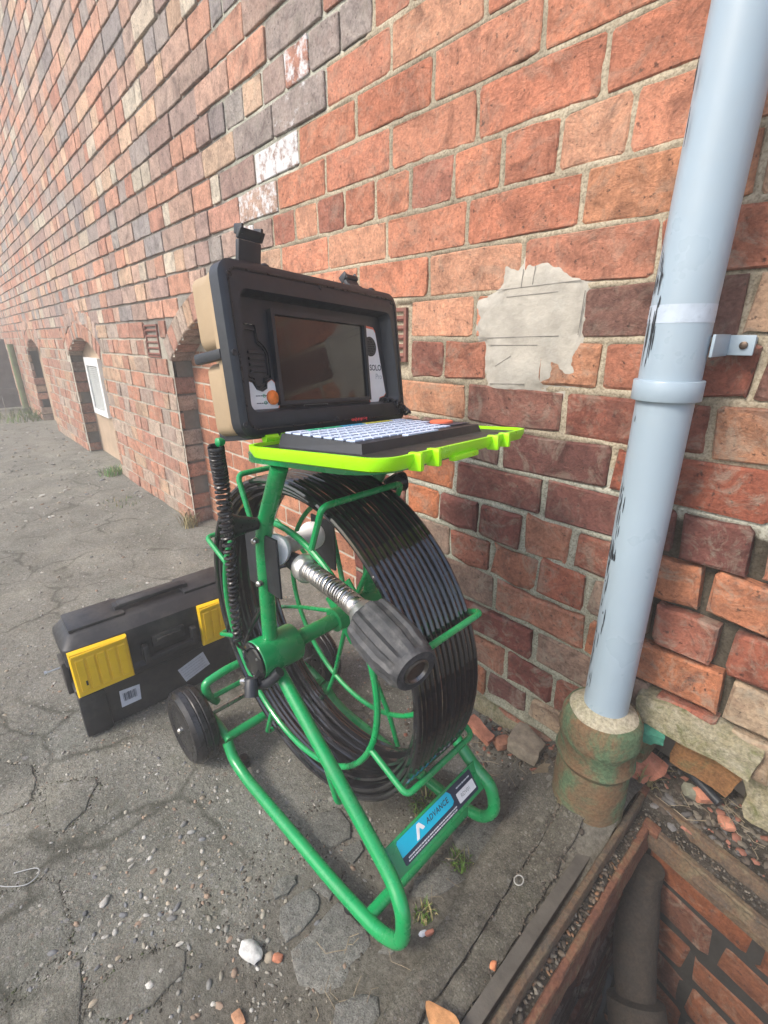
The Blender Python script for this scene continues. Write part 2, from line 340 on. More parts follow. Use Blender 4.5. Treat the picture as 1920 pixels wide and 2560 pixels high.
def obox(c, ax, ay, az, sx, sy, sz, bev=0.0):
    """box centred at c with full sizes along unit axes; edges chamfered by bev"""
    c = Vector(c); ax, ay, az = Vector(ax), Vector(ay), Vector(az)
    hx, hy, hz = sx / 2, sy / 2, sz / 2; b = min(bev, hx * .9, hy * .9, hz * .9)
    if b <= 0:
        V = [c + ax * (i * hx) + ay * (j * hy) + az * (k * hz) for k in (-1, 1) for j in (-1, 1) for i in (-1, 1)]
        return V, [(0, 2, 3, 1), (4, 5, 7, 6), (0, 1, 5, 4), (2, 6, 7, 3), (0, 4, 6, 2), (1, 3, 7, 5)]
    bm = bmesh.new(); bmesh.ops.create_cube(bm, size=1)
    for v in bm.verts: v.co = Vector((v.co.x * sx, v.co.y * sy, v.co.z * sz))
    bmesh.ops.bevel(bm, geom=list(bm.edges), offset=b, segments=2, affect='EDGES', profile=0.6)
    bm.verts.index_update()
    V = [c + ax * v.co.x + ay * v.co.y + az * v.co.z for v in bm.verts]; F = [tuple(v.index for v in f.verts) for f in bm.faces]
    bm.free(); return V, F
def wbox(x0, x1, y0, y1, z0, z1, bev=0.0):
    return obox(((x0 + x1) / 2, (y0 + y1) / 2, (z0 + z1) / 2), (1, 0, 0), (0, 1, 0), (0, 0, 1), x1 - x0, y1 - y0, z1 - z0, bev)
def rrect(w, h, r, n=5):
    pts = []
    for cx, cy, a0 in ((w / 2 - r, h / 2 - r, 0), (-w / 2 + r, h / 2 - r, 90), (-w / 2 + r, -h / 2 + r, 180), (w / 2 - r, -h / 2 + r, 270)):
        for k in range(n + 1):
            a = R(a0 + 90 * k / n); pts.append((cx + r * math.cos(a), cy + r * math.sin(a)))
    return pts
def prism(poly, o, ax, ay, n, h0, h1, top_in=0.0):
    """polygon (2D, ccw seen from +n) swept along n from h0 to h1, with an optional inset top edge"""
    o, ax, ay, n = Vector(o), Vector(ax), Vector(ay), Vector(n); m = len(poly)
    V = [o + ax * x + ay * y + n * h0 for x, y in poly]
    F = [tuple(range(m - 1, -1, -1))]
    if top_in:
        cx = sum(p[0] for p in poly) / m; cy = sum(p[1] for p in poly) / m
        V += [o + ax * x + ay * y + n * (h1 - top_in) for x, y in poly]
        for x, y in poly:
            d = math.hypot(x - cx, y - cy) or 1; s = max(0, 1 - top_in / d)
            V.append(o + ax * (cx + (x - cx) * s) + ay * (cy + (y - cy) * s) + n * h1)
        L = 2
    else:
        V += [o + ax * x + ay * y + n * h1 for x, y in poly]; L = 1
    for l in range(L):
        for i in range(m):
            j = (i + 1) % m; F.append((l * m + i, l * m + j, (l + 1) * m + j, (l + 1) * m + i))
    F.append(tuple(L * m + i for i in range(m))); return V, F
def frame_ring(outer, inner, o, ax, ay, n, h0, h1):
    o, ax, ay, n = Vector(o), Vector(ax), Vector(ay), Vector(n); m = len(outer); V = []
    for h in (h0, h1):
        for poly in (outer, inner): V += [o + ax * x + ay * y + n * h for x, y in poly]
    F = []
    for i in range(m):
        j = (i + 1) % m
        F += [(2 * m + i, 2 * m + j, 3 * m + j, 3 * m + i), (i, j, 2 * m + j, 2 * m + i), (m + j, m + i, 3 * m + i, 3 * m + j), (m + i, m + j, j, i)]
    return V, F
def text_vf(s, size, o, ax, ay, shear=0.0, spacing=1.0, bold=0.0, align='CENTER', xs=1.0):
    cu = bpy.data.curves.new("lettering", 'FONT'); cu.body = s; cu.size = size; cu.align_x = align; cu.align_y = 'CENTER'
    cu.shear = shear; cu.space_character = spacing; cu.offset = bold; cu.resolution_u = 3
    ob = bpy.data.objects.new("lettering", cu); COL.objects.link(ob)
    dg = bpy.context.evaluated_depsgraph_get(); me = bpy.data.meshes.new_from_object(ob.evaluated_get(dg))
    V = [Vector(o) + Vector(ax) * (v.co.x * xs) + Vector(ay) * v.co.y for v in me.vertices]
    F = [tuple(p.vertices) for p in me.polygons]
    bpy.data.objects.remove(ob); bpy.data.curves.remove(cu); bpy.data.meshes.remove(me); return V, F
def rock(c, sx, sy, sz, rng, sub=2, rough=0.35, rot=None):
    bm = bmesh.new(); bmesh.ops.create_icosphere(bm, subdivisions=sub, radius=1)
    sd_ = Vector((rng.uniform(0, 90), rng.uniform(0, 90), rng.uniform(0, 90)))
    q = Matrix.Rotation(rot if rot is not None else rng.uniform(0, 6.28), 3, 'Z') @ Matrix.Rotation(rng.uniform(-.25, .25), 3, 'X')
    V = []
    for v in bm.verts:
        k = 1 + rough * noise.noise(v.co * 1.3 + sd_) + rough * .5 * noise.noise(v.co * 3.1 + sd_)
        p = v.co * k; p = Vector((max(-.72, min(.72, p.x)) / .72, max(-.72, min(.72, p.y)) / .72, max(-.7, min(.7, p.z)) / .7)) if rough > .3 else p
        V.append(Vector(c) + q @ Vector((p.x * sx, p.y * sy, p.z * sz)))
    bm.verts.index_update(); F = [tuple(v.index for v in f.verts) for f in bm.faces]; bm.free(); return V, F

# ================================================================== GROUND
def sstep(a, b, x):
    t = max(0.0, min(1.0, (x - a) / (b - a))); return t * t * (3 - 2 * t)
def gz(x, y):
    z = 0.052 * sstep(-0.46, -0.22, x) + 0.045 * sstep(-0.16, -0.02, y) * sstep(-0.75, -0.35, x) * (1 - .3 * sstep(-.3, -.2, x))
    z += 0.080 * math.exp(-((x + .245) ** 2 + (y + .10) ** 2) / .0068)
    z += 0.010 * noise.noise(Vector((x * 1.1, y * 1.1, 3.1))) * sstep(0.2, 1.2, abs(x + .6) + abs(y + .4))
    z += 0.0045 * noise.noise(Vector((x * 7, y * 7, 1.7))) + 0.0022 * noise.noise(Vector((x * 22, y * 22, 4.2))) + 0.0011 * noise.noise(Vector((x * 60, y * 60, 9.2)))
    return z
def axis(segs):
    out = []
    for a, b, st in segs:
        n = max(1, round((b - a) / st)); out += [a + (b - a) * i / n for i in range(n)]
    out.append(segs[-1][1]); return out
PX0, PX1, PY0, PY1 = -0.176, 0.62, -0.62, 0.16           # opening in the ground for the chamber and the trench by the wall
gx = axis([(-60, -14, 6), (-14, -4, .25), (-4, -1.6, .05), (-1.6, -0.65, .014), (-0.65, PX0, .008), (PX0, PX1, .05), (PX1, 3, .3), (3, 60, 6)])
gy = axis([(-60, -6, 6), (-6, -2, .25), (-2, -1.1, .04), (-1.1, PY0, .012), (PY0, 0.16, .009)])
gi = {}; V = []; F = []
for j, y in enumerate(gy):
    for i, x in enumerate(gx): V.append((x, y, gz(x, y)))
nx = len(gx)
for j in range(len(gy) - 1):
    for i in range(nx - 1):
        cx, cy = (gx[i] + gx[i + 1]) / 2, (gy[j] + gy[j + 1]) / 2
        if PX0 < cx < PX1 and PY0 < cy < PY1: continue
        if cy > 0.0 and cx < -0.25 and j < len(gy) - 2 and cy > 0.13: continue
        F.append((j * nx + i, j * nx + i + 1, (j + 1) * nx + i + 1, (j + 1) * nx + i))
ground = mk("ground", (V, F), MG, None, True, ang=60); tag(ground, kind='structure')

def slab(poly, mat, h=0.006, seed=0, thick=0.03, inner=True):
    """flat stone set in the ground: subdivided irregular outline, rounded arris"""
    rng = random.Random(seed); P = [Vector((x, y)) for x, y in poly]
    area = sum(P[i].x * P[(i + 1) % len(P)].y - P[(i + 1) % len(P)].x * P[i].y for i in range(len(P)))
    if area < 0: P.reverse()
    out = []
    for i in range(len(P)):
        a, b = P[i], P[(i + 1) % len(P)]; n = max(2, int((b - a).length / 0.012)); 
        d = (b - a); nrm = Vector((d.y, -d.x)).normalized()
        for k in range(n):
            q = a + d * (k / n); w = 0.004 * noise.noise(Vector((q.x * 60, q.y * 60, seed))) + 0.009 * noise.noise(Vector((q.x * 18, q.y * 18, seed + 5)))
            out.append(q + nrm * w)
    c = sum(out, Vector((0, 0))) / len(out); m = len(out); V = []; F = []
    rings = [(1.0, -thick), (1.0, h * .3), (0.985, h * .8), (0.95, h), (0.66, h * 1.1), (0.33, h * 1.15)]
    for s, hh in rings:
        for q in out:
            p = c + (q - c) * s; V.append((p.x, p.y, gz(p.x, p.y) * .6 + gz(c.x, c.y) * .4 + hh))
    for l in range(len(rings) - 1):
        for i in range(m):
            j = (i + 1) % m; F.append((l * m + i, l * m + j, (l + 1) * m + j, (l + 1) * m + i))
    F.append(tuple((len(rings) - 1) * m + i for i in range(m)))
    return mk("paving_stone", (V, F), mat, ground, True, ang=50)
SL = [[(-0.621, -0.467), (-0.604, -0.428), (-0.56, -0.426), (-0.537, -0.449), (-0.551, -0.492), (-0.592, -0.497)],
      [(-0.53, -0.47), (-0.521, -0.437), (-0.501, -0.444), (-0.499, -0.475), (-0.515, -0.481)],
      [(-0.555, -0.611), (-0.565, -0.593), (-0.549, -0.565), (-0.534, -0.569), (-0.532, -0.596), (-0.541, -0.615)],
      [(-0.523, -0.618), (-0.509, -0.561), (-0.487, -0.556), (-0.474, -0.569), (-0.465, -0.615), (-0.469, -0.635), (-0.494, -0.635)],
      [(-0.51, -0.555), (-0.506, -0.529), (-0.476, -0.525), (-0.47, -0.547), (-0.485, -0.551)],
      [(-0.455, -0.638), (-0.457, -0.578), (-0.456, -0.537), (-0.396, -0.528), (-0.37, -0.541), (-0.37, -0.579), (-0.355, -0.605), (-0.372, -0.637), (-0.408, -0.653)],
      [(-0.397, -0.419), (-0.382, -0.388), (-0.367, -0.351), (-0.348, -0.356), (-0.323, -0.353), (-0.349, -0.423), (-0.377, -0.44)],
      [(-0.401, -0.299), (-0.389, -0.239), (-0.354, -0.206), (-0.329, -0.215), (-0.335, -0.321), (-0.373, -0.326)],
      [(-0.358, -0.535), (-0.347, -0.492), (-0.33, -0.513), (-0.329, -0.527), (-0.348, -0.544)],
      [(-0.345, -0.628), (-0.332, -0.594), (-0.307, -0.58), (-0.283, -0.597), (-0.322, -0.652)],
      [(-0.60, -0.13), (-0.53, -0.10), (-0.47, -0.11), (-0.46, -0.17), (-0.53, -0.20), (-0.59, -0.19)]]
for i, p in enumerate(SL): slab(p, MSL, 0.005, 11 + i)
LL = [[(-0.900, -1.05), (-0.862, -0.918), (-0.829, -0.890), (-0.763, -0.893), (-0.731, -0.886), (-0.704, -0.905), (-0.690, -1.03)],
      [(-0.666, -1.03), (-0.684, -0.900), (-0.671, -0.889), (-0.639, -0.890), (-0.605, -0.901), (-0.571, -0.912), (-0.60, -1.03)],
      [(-0.617, -0.88), (-0.618, -0.827), (-0.594, -0.772), (-0.572, -0.760), (-0.550, -0.772), (-0.543, -0.794), (-0.536, -0.821), (-0.562, -0.874), (-0.592, -0.889)],
      [(-1.30, -1.0), (-1.172, -0.889), (-1.115, -0.888), (-1.067, -0.900), (-1.059, -0.942), (-1.09, -1.05)],
      [(-1.080, -0.871), (-1.035, -0.788), (-1.008, -0.788), (-0.958, -0.823), (-0.935, -0.862), (-0.947, -0.881), (-1.025, -0.880)]]
for i, p in enumerate(LL): slab(p, MG, 0.0022, 41 + i)

# concrete haunching and the old board beside the chamber frame
def strip(name, pts_l, pts_r, h, mat, seed, n=60, m=8):
    L = spline([(x, y, 0) for x, y in pts_l], n // (len(pts_l) - 1)); Rr = spline([(x, y, 0) for x, y in pts_r], n // (len(pts_r) - 1)); V = []; F = []
    N = min(len(L), len(Rr)); rows = m + 3
    for i in range(N):
        a, b = L[i], Rr[i]
        for k in range(-1, m + 2):
            t = min(1, max(0, k / m)); p = a.lerp(b, t)
            e = 0.004 * noise.noise(Vector((p.x * 30, p.y * 30, seed))); p = p + (b - a).normalized() * (0.006 * noise.noise(Vector((p.y * 25, seed, t * 2))))
            zz = gz(p.x, p.y) * .5 + .5 * gz((a.x + b.x) / 2, p.y) + h * (1 - .35 * abs(2 * t - 1) ** 3) + e if 0 <= k <= m else gz(p.x, p.y) - .05
            V.append((p.x, p.y, zz))
    for i in range(N - 1):
        for k in range(rows - 1): F.append((i * rows + k, i * rows + k + 1, (i + 1) * rows + k + 1, (i + 1) * rows + k))
    V_, F_ = V, F
    F_.append(tuple(range(rows - 1, -1, -1))); F_.append(tuple((N - 1) * rows + k for k in range(rows)))
    return mk(name, (V_, F_), mat, ground, True, ang=60)
strip("concrete_strip", [(-0.352, -0.125), (-0.330, -0.30), (-0.300, -0.46), (-0.275, -0.70)], [(-0.266, -0.098), (-0.262, -0.30), (-0.248, -0.46), (-0.238, -0.70)], 0.016, MCS, 3)
strip("concrete_strip", [(-0.262, -0.105), (-0.258, -0.30), (-0.244, -0.46), (-0.234, -0.70)], [(-0.222, -0.09), (-0.214, -0.30), (-0.206, -0.46), (-0.203, -0.70)], 0.010, MCS, 8)

# ================================================================== WALL
ZJ0, CH = 1.5207, 0.0854
def zj(k): return ZJ0 - CH * k
OPEN = [(-1.755, 0.685, 0.82, 0.215), (-4.26, 0.51, 0.79, 0.14), (-6.56, 0.45, 0.79, 0.13)]
WX0, WX1 = -11.0, 0.60
def arcz(op, x, ext=0.0):
    xc, hw, sp, rise = op; Rr = (hw * hw + rise * rise) / (2 * rise); cz = sp + rise - Rr
    d = (Rr + ext) ** 2 - (x - xc) ** 2
    return cz + math.sqrt(d) if d > 0 else -9
def inside(x, z, ext=0.0):
    for op in OPEN:
        if op is OPEN[0]: ext = min(ext, 0.112)
        xc, hw, sp, rise = op
        if ext > 0:
            Rr = (hw * hw + rise * rise) / (2 * rise); cz = sp + rise - Rr; amax = math.asin(hw / Rr) + 0.02
            r_ = math.hypot(x - xc, z - cz)
            if r_ < Rr + ext and abs(math.atan2(x - xc, z - cz)) < amax and z > sp - 0.15: return True
        if abs(x - xc) < hw and (z < sp or z < arcz(op, x)): return True
    return False
VENTS = [(-2.735, -2.555, 0.836, 0.990), (-1.035, -0.848, 0.872, 0.992)]
def invent(x, z): return any(a - .004 < x < b + .004 and c - .002 < z < d + .002 for a, b, c, d in VENTS)
def zone_new(x, r):
    """newer pale-mortar brickwork starts right of this stepped line"""
    edge = {-3: -0.78, -2: -0.84, -1: -0.90, 0: -0.98, 1: -1.12, 2: -1.265, 3: -1.375, 4: -1.43, 5: -1.55, 6: -1.62}.get(r, -1.62 if r > 6 else -0.78 + .075 * (-3 - r))
    return x > edge
def lowz(x): return 0.235 if x > -0.215 else (0.03 if x > -0.62 else -0.03)

wall = thing("brick_wall", (-3.0, 0, 0), "long old red brick wall with bricked up arches running along the yard behind everything", "wall")
KNOWN = {2: (-0.549, .2345), 1: (-0.667, .2335), 3: (-0.672, .2335), 5: (-0.680, .2335), 6: (-0.548, .2345), 7: (-0.656, .2335), 9: (-0.663, .2325), 10: (-0.562, .231), 11: (-0.681, .232), 13: (-0.682, .228), 14: (-0.556, .23)}
def row_edges(r):
    rng = random.Random(500 + r); header = (r % 4 == 0)
    pitch = 0.1145 if header else 0.2335
    ph = -0.612 if header else (-0.667 if r % 2 else -0.549)
    if r in KNOWN: ph, pitch = KNOWN[r]
    edges = []; k0 = math.floor((WX0 - ph) / pitch); k1 = math.ceil((WX1 - ph) / pitch)
    for k in range(k0, k1 + 1):
        x = ph + k * pitch; edges.append(x + rng.gauss(0, .004))
        if x < -1.75 and not header and rng.random() < .45: edges.append(x + pitch * rng.choice((.5, .5, .33, .68)))
        elif x > -.75 and r > 10 and not header and rng.random() < .28: edges.append(x + pitch * .5)
    return sorted(e for e in edges if WX0 <= e <= WX1)
EDG = {r: row_edges(r) for r in range(-30, 21)}
def jdist(x, z):
    r = math.ceil((ZJ0 - z) / CH); dz = min(abs(z - zj(r)), abs(z - zj(r - 1))); e = EDG.get(r)
    if not e: return dz
    k = bisect.bisect(e, x); d = 9
    if k < len(e): d = abs(e[k] - x)
    if k > 0: d = min(d, abs(e[k - 1] - x))
    return min(d, dz)
# mortar backing
rngm = random.Random(5); V = []; F = []; C = []
xs = axis([(WX0, -4, .12), (-4, -1.75, .045), (-1.75, WX1, .0062)]); zs = axis([(-0.15, 1.78, .0062), (1.78, 3.92, .08)])
idx = {}
def mortar_col(x, z):
    r = (ZJ0 - z) / CH; n = noise.noise(Vector((x * 2.1, z * 2.1, 1.0)))
    if zone_new(x, math.ceil(r)) and r < 9.5: c = (0.385, 0.335, 0.250)
    elif x > -1.7:
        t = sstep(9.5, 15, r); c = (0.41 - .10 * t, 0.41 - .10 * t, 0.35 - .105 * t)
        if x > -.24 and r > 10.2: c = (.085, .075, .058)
    elif z > 0.93 and x < -1.7: c = (0.27, 0.250, 0.225)
    elif z > 1.1: c = (0.26, 0.242, 0.225)
    else: c = (0.42, 0.39, 0.33)
    if n > .25: c = tuple(v * .8 for v in c)
    return c
def mort_y(x, z):
    r = (ZJ0 - z) / CH
    n = 0.0016 * noise.noise(Vector((x * 11, z * 11, 2.0))) + 0.0013 * noise.noise(Vector((x * 42, z * 42, 2.0))) + 0.0010 * noise.noise(Vector((x * 110, z * 110, 2.0)))
    if x > -1.75:
        nw = zone_new(x, math.ceil(r)); t = sstep(9, 13, r); q = sstep(-.26, -.22, x) * sstep(10, 11, r)
        fl = (.0006 if nw else .0035) + .0022 * t + .016 * q
        wid = .0085 + .0030 * noise.noise(Vector((x * 30, z * 30, 6.0)))
        if invent(x, z) or inside(x, z, .14): return .006
        return fl + n * (1.0 + .5 * t) + (.0090 if fl < .01 else .004) * sstep(wid * .6, wid * 1.35, jdist(x, z))
    if z < 0.93: d = 0.0045
    else: d = 0.0075
    return d + n
for j in range(len(zs) - 1):
    for i in range(len(xs) - 1):
        cx, cz = (xs[i] + xs[i + 1]) / 2, (zs[j] + zs[j + 1]) / 2
        if inside(cx, cz) or (cx > -0.215 and cz < 0.25): continue
        q = []
        for a, b in ((i, j), (i + 1, j), (i + 1, j + 1), (i, j + 1)):
            if (a, b) not in idx:
                idx[(a, b)] = len(V); V.append((xs[a], mort_y(xs[a], zs[b]), zs[b])); C.append(mortar_col(xs[a], zs[b]))
            q.append(idx[(a, b)])
        F.append(tuple(q))
mk("mortar", (V, F), MM, wall, True, C, 60)
mk("wall_core", join(wbox(-11.0, WX1, .112, .33, -0.2, 3.92), wbox(OPEN[1][0] + .53, OPEN[0][0] - .70, .03, .112, -.2, 3.92),
                     wbox(OPEN[2][0] + .47, OPEN[1][0] - .53, .03, .112, -.2, 3.92), wbox(OPEN[0][0] + .70, -0.22, .03, .112, -.2, 3.92), wbox(-.22, WX1, .03, .112, .25, 3.92),
                     wbox(-11, WX1, .03, .112, 1.22, 3.92)), simple("core_mortar", (0.2, 0.18, 0.15), 0.95), wall, False)

PAL_NEW = [((0.55, 0.238, 0.146), 5), ((0.49, 0.205, 0.128), 5), ((0.57, 0.295, 0.186), 3), ((0.38, 0.165, 0.115), 3), ((0.52, 0.315, 0.210), 1)]
PAL_MID = [((0.40, 0.160, 0.098), 4), ((0.26, 0.098, 0.068), 4), ((0.46, 0.225, 0.130), 2), ((0.42, 0.275, 0.180), 2), ((0.22, 0.110, 0.085), 2)]
PAL_LOW = [((0.33, 0.120, 0.078), 5), ((0.19, 0.072, 0.058), 5), ((0.44, 0.175, 0.090), 3), ((0.31, 0.215, 0.165), 3), ((0.40, 0.300, 0.205), 2), ((0.15, 0.070, 0.060), 3), ((0.38, 0.165, 0.105), 3)]
PAL_OLD = [((0.50, 0.275, 0.195), 5), ((0.47, 0.315, 0.245), 5), ((0.40, 0.290, 0.240), 5), ((0.33, 0.290, 0.265), 3), ((0.52, 0.365, 0.26), 3), ((0.28, 0.250, 0.240), 2), ((0.49, 0.43, 0.345), 2), ((0.43, 0.225, 0.165), 3), ((0.36, 0.26, 0.225), 3)]
PAL_PIER = [((0.46, 0.235, 0.160), 5), ((0.40, 0.210, 0.155), 4), ((0.47, 0.32, 0.22), 2), ((0.44, 0.34, 0.27), 3), ((0.36, 0.285, 0.24), 2)]
def pick(pal, rng):
    t = rng.uniform(0, sum(w for _, w in pal))
    for c, w in pal:
        t -= w
        if t <= 0: break
    k = rng.uniform(.88, 1.12); g = rng.uniform(-.012, .012)
    return (c[0] * k, max(.01, c[1] * k + g), max(.01, c[2] * k + g))
def brick_vf(x0, x1, z0, z1, depth, rng, jit, proud, inset=0.004, face_y=0.0):
    w, h = x1 - x0, z1 - z0; c_ = min(.0065, w * .08)
    base = [(0, c_ / h), (c_ / w * rng.uniform(.3, 1.0), 0), (.5 + rng.uniform(-.12, .12), 0), (1 - c_ / w * rng.uniform(.3, 1.0), 0), (1, c_ / h * rng.uniform(.4, 1)),
            (1, 1 - c_ / h * rng.uniform(.4, 1)), (1 - c_ / w * rng.uniform(.3, 1), 1), (.5 + rng.uniform(-.12, .12), 1), (c_ / w * rng.uniform(.3, 1), 1), (0, 1 - c_ / h * rng.uniform(.4, 1))]
    P = [(x0 + u * w + rng.gauss(0, jit), z0 + v * h + rng.gauss(0, jit)) for u, v in base]
    cx, cz = (x0 + x1) / 2, (z0 + z1) / 2; V = []; n = len(P)
    V += [(x, face_y + depth, z) for x, z in P]
    V += [(x, face_y - proud + inset * .9, z) for x, z in P]
    ins = inset * rng.uniform(.8, 1.6)
    for x, z in P:
        V.append((x - math.copysign(min(ins, w * .2), x - cx), face_y - proud + rng.gauss(0, jit * .35), z - math.copysign(min(ins, h * .2), z - cz)))
    F = []
    for l in (0, 1):
        for i in range(n):
            j = (i + 1) % n; F.append((l * n + i, l * n + j, (l + 1) * n + j, (l + 1) * n + i))
    F.append(tuple(2 * n + i for i in range(n))); return V, F
BR = []   # (verts, faces, colour, paint, worn, screen size)
def see(p):
    d = Vector(p) - CAMP; w = d.dot(fw)
    if w < .05: return None
    return (960 + 1192 * d.dot(r2) / w, 1280 - 1192 * d.dot(u2) / w)
def add_brick(vf, col, paint=-1.0, worn=0.0):
    s = 0.0; pts = [see(p) for p in vf[0][-10:]]
    if all(pts):
        xs_ = [min(1920, max(0, p[0])) for p in pts]; ys_ = [min(2560, max(0, p[1])) for p in pts]
        a = 0
        for i in range(len(pts)): j = (i + 1) % len(pts); a += xs_[i] * ys_[j] - xs_[j] * ys_[i]
        s = abs(a) / 2
    BR.append((vf, col, paint, worn, s))
PAINTED = {(3, -1.49): .60, (3, -1.43): .42, (2, -1.42): .50, (1, -1.30): .33, (0, -1.235): .43, (-1, -1.05): .34, (-2, -1.13): .55, (4, -1.53): .45, (-3, -.98): .36}
PATCH = [(-0.603, 1.015), (-0.591, 1.036), (-0.59, 1.057), (-0.556, 1.053), (-0.533, 1.063), (-0.489, 1.052), (-0.461, 1.047), (-0.443, 1.03), (-0.421, 1.023), (-0.415, 1.013), (-0.408, 0.965), (-0.413, 0.925), (-0.401, 0.843), (-0.477, 0.828), (-0.522, 0.821), (-0.572, 0.807), (-0.602, 0.818), (-0.615, 0.829), (-0.625, 0.886), (-0.623, 0.909), (-0.644, 0.915), (-0.647, 0.951), (-0.642, 0.995)]
for r in range(-28, 19):
    z1, z0 = zj(r - 1), zj(r); rng = random.Random(1000 + r)
    edges = EDG[r]
    ringmask = 0.218
    for e0, e1 in zip(edges, edges[1:]):
        n = 12; zc = (z0 + z1) / 2; ok = []
        for k in range(n + 1):
            x = e0 + (e1 - e0) * k / n
            ok.append(not (inside(x, zc, ringmask) or inside(x, z1 - .01, ringmask) or invent(x, zc) or (x > -0.215 and zc < .24)))
        spans = []; st = None
        for k in range(n + 1):
            if ok[k] and st is None: st = k
            if st is not None and (not ok[k] or k == n):
                en = k if ok[k] else k - 1
                if en > st: spans.append((e0 + (e1 - e0) * st / n, e0 + (e1 - e0) * en / n, st > 0, en < n))
                st = None
        for (a, b, cl, cr) in spans:
            jamb_r = False
            for op in OPEN:    # bricks that end at a jamb run exactly to it and show their side in the reveal
                if cr and abs(b - (op[0] - op[1])) < .03: b = op[0] - op[1]; jamb_r = True
                if cl and abs(a - (op[0] + op[1])) < .03: a = op[0] + op[1]; jamb_r = True
            if b - a < .03: continue
            xm = (a + b) / 2; new = zone_new(xm, r)
            gj = .0046 if new else .0038
            if r > 9 and xm > -.8: gj = .0062
            if xm > -.25 and r > 8: gj = .0075
            jit, proud, ins, dep, worn = .0015, rng.uniform(-.0002, .0014), .0017, .03, 0.28
            if r <= 9 and xm > -1.7 and new: pal = PAL_NEW if (xm < -.42 or r < 5) else PAL_MID
            elif xm > -1.7 and r > 9: pal = PAL_LOW; worn = .55
            elif xm > -1.7: pal = PAL_MID if new else PAL_OLD
            elif zc < 1.0: pal = PAL_PIER; worn = .45
            else: pal = PAL_OLD; worn = .12
            if new and r >= 8 and xm > -1.7: pal = PAL_MID if r < 10 else PAL_LOW; jit = .0024; ins = .0032; proud = rng.uniform(-.0004, .0040); worn = .4
            if xm > -.75 and r >= 12: jit = .0034; ins = .0046; proud = rng.uniform(-.0015, .007); worn = .5
            if not new and xm < -1.0: jit = .0014; proud = rng.uniform(-.001, .004)
            if xm > -.22 and r >= 6: proud += .004; worn = .60; jit = .003; gj = .0095 if r > 10 else gj
            col = pick(pal, rng); paint = -1.0
            for (pr_, px), pv in PAINTED.items():
                if pr_ == r and a < px < b: paint = pv
            if jamb_r: dep = .104
            if z0 < 0.0 and xm < -1.7: worn = .7
            gv = .0046 if (new and r < 9) else .0056; za, zb = z0 + gv, z1 - gv
            if r >= 17 and xm > -.6: za += .02
            add_brick(brick_vf(a + (0 if (jamb_r and cl) else gj), b - (0 if (jamb_r and cr) else gj), za, zb, dep, rng, jit, proud, ins), col, paint, worn)
# arch rings: two rings of bricks on edge
for op in OPEN:
    xc, hw, sp, rise = op; Rr = (hw * hw + rise * rise) / (2 * rise); cz = sp + rise - Rr; am = math.asin(hw / Rr)
    for ring in ((0,) if op is OPEN[0] else (0, 1)):
        ra, rb = Rr + ring * .109 + (.0 if ring == 0 else .004), Rr + ring * .109 + .102
        n = max(5, int(2 * am * (ra + .05) / .076)); rng = random.Random(int(hw * 999) + ring)
        for k in range(n):
            a0, a1 = -am + 2 * am * k / n + .0048 / ra, -am + 2 * am * (k + 1) / n - .0048 / ra
            vf = brick_vf(0, 1, 0, 1, .104 if ring == 0 else .03, rng, .0, rng.uniform(0, .003), .004)
            P = []
            for l, (u, y, v) in enumerate(vf[0]):
                u = min(1, max(0, u)); v = min(1, max(0, v))
                if l >= 20: u = .06 + .88 * u; v = .04 + .92 * v
                an = a0 + (a1 - a0) * u; rr = ra + (rb - ra) * v; P.append((xc + rr * math.sin(an), y + rng.gauss(0, .0008), cz + rr * math.cos(an)))
            add_brick((P, vf[1]), pick(PAL_PIER if ring == 0 else PAL_OLD, rng), -1, .35)
# brick infill of the near arch (smoother, later bricks), set back a half brick
rng = random.Random(77); zz = -.03; r = 0
op = OPEN[0]
while zz < 1.06:
    x = op[0] - op[1] - (.11 if r % 2 else 0)
    while x < op[0] + op[1]:
        a, b = max(x, op[0] - op[1]) + .004, min(x + .225, op[0] + op[1]) - .004
        if b - a > .03 and zz + .06 < arcz(op, (a + b) / 2):
            add_brick(brick_vf(a, b, zz + .004, zz + .071, .02, rng, .0006, 0, .0025, 0.100), pick([((0.44, .195, .115), 4), ((.40, .175, .105), 4), ((.47, .23, .14), 2)], rng), -1, .05)
        x += .225
    zz += .075; r += 1
mk("infill_mortar", wbox(op[0] - op[1], op[0] + op[1], .1025, .1105, -.1, 1.09), simple("pale_mortar", (0.42, 0.38, 0.31), 0.95, 0, .15, 20, 150, .4, .002), wall, False)
BR.sort(key=lambda b: -b[4])
for (vf, col, paint, worn, s) in BR[:299]:
    mk("brick", vf, MB_, wall, False, col, paint=paint, worn=worn)
V, F, C, PN, WN = [], [], [], [], []
for (vf, col, paint, worn, s) in BR[299:]:
    n = len(V); V += vf[0]; F += [tuple(i + n for i in f) for f in vf[1]]; C += [col] * len(vf[0]); PN += [paint] * len(vf[0]); WN += [worn] * len(vf[0])
o = mk("bricks", (V, F), MB_, wall, False, C, paint=PN, worn=WN); tag(o, kind='stuff')
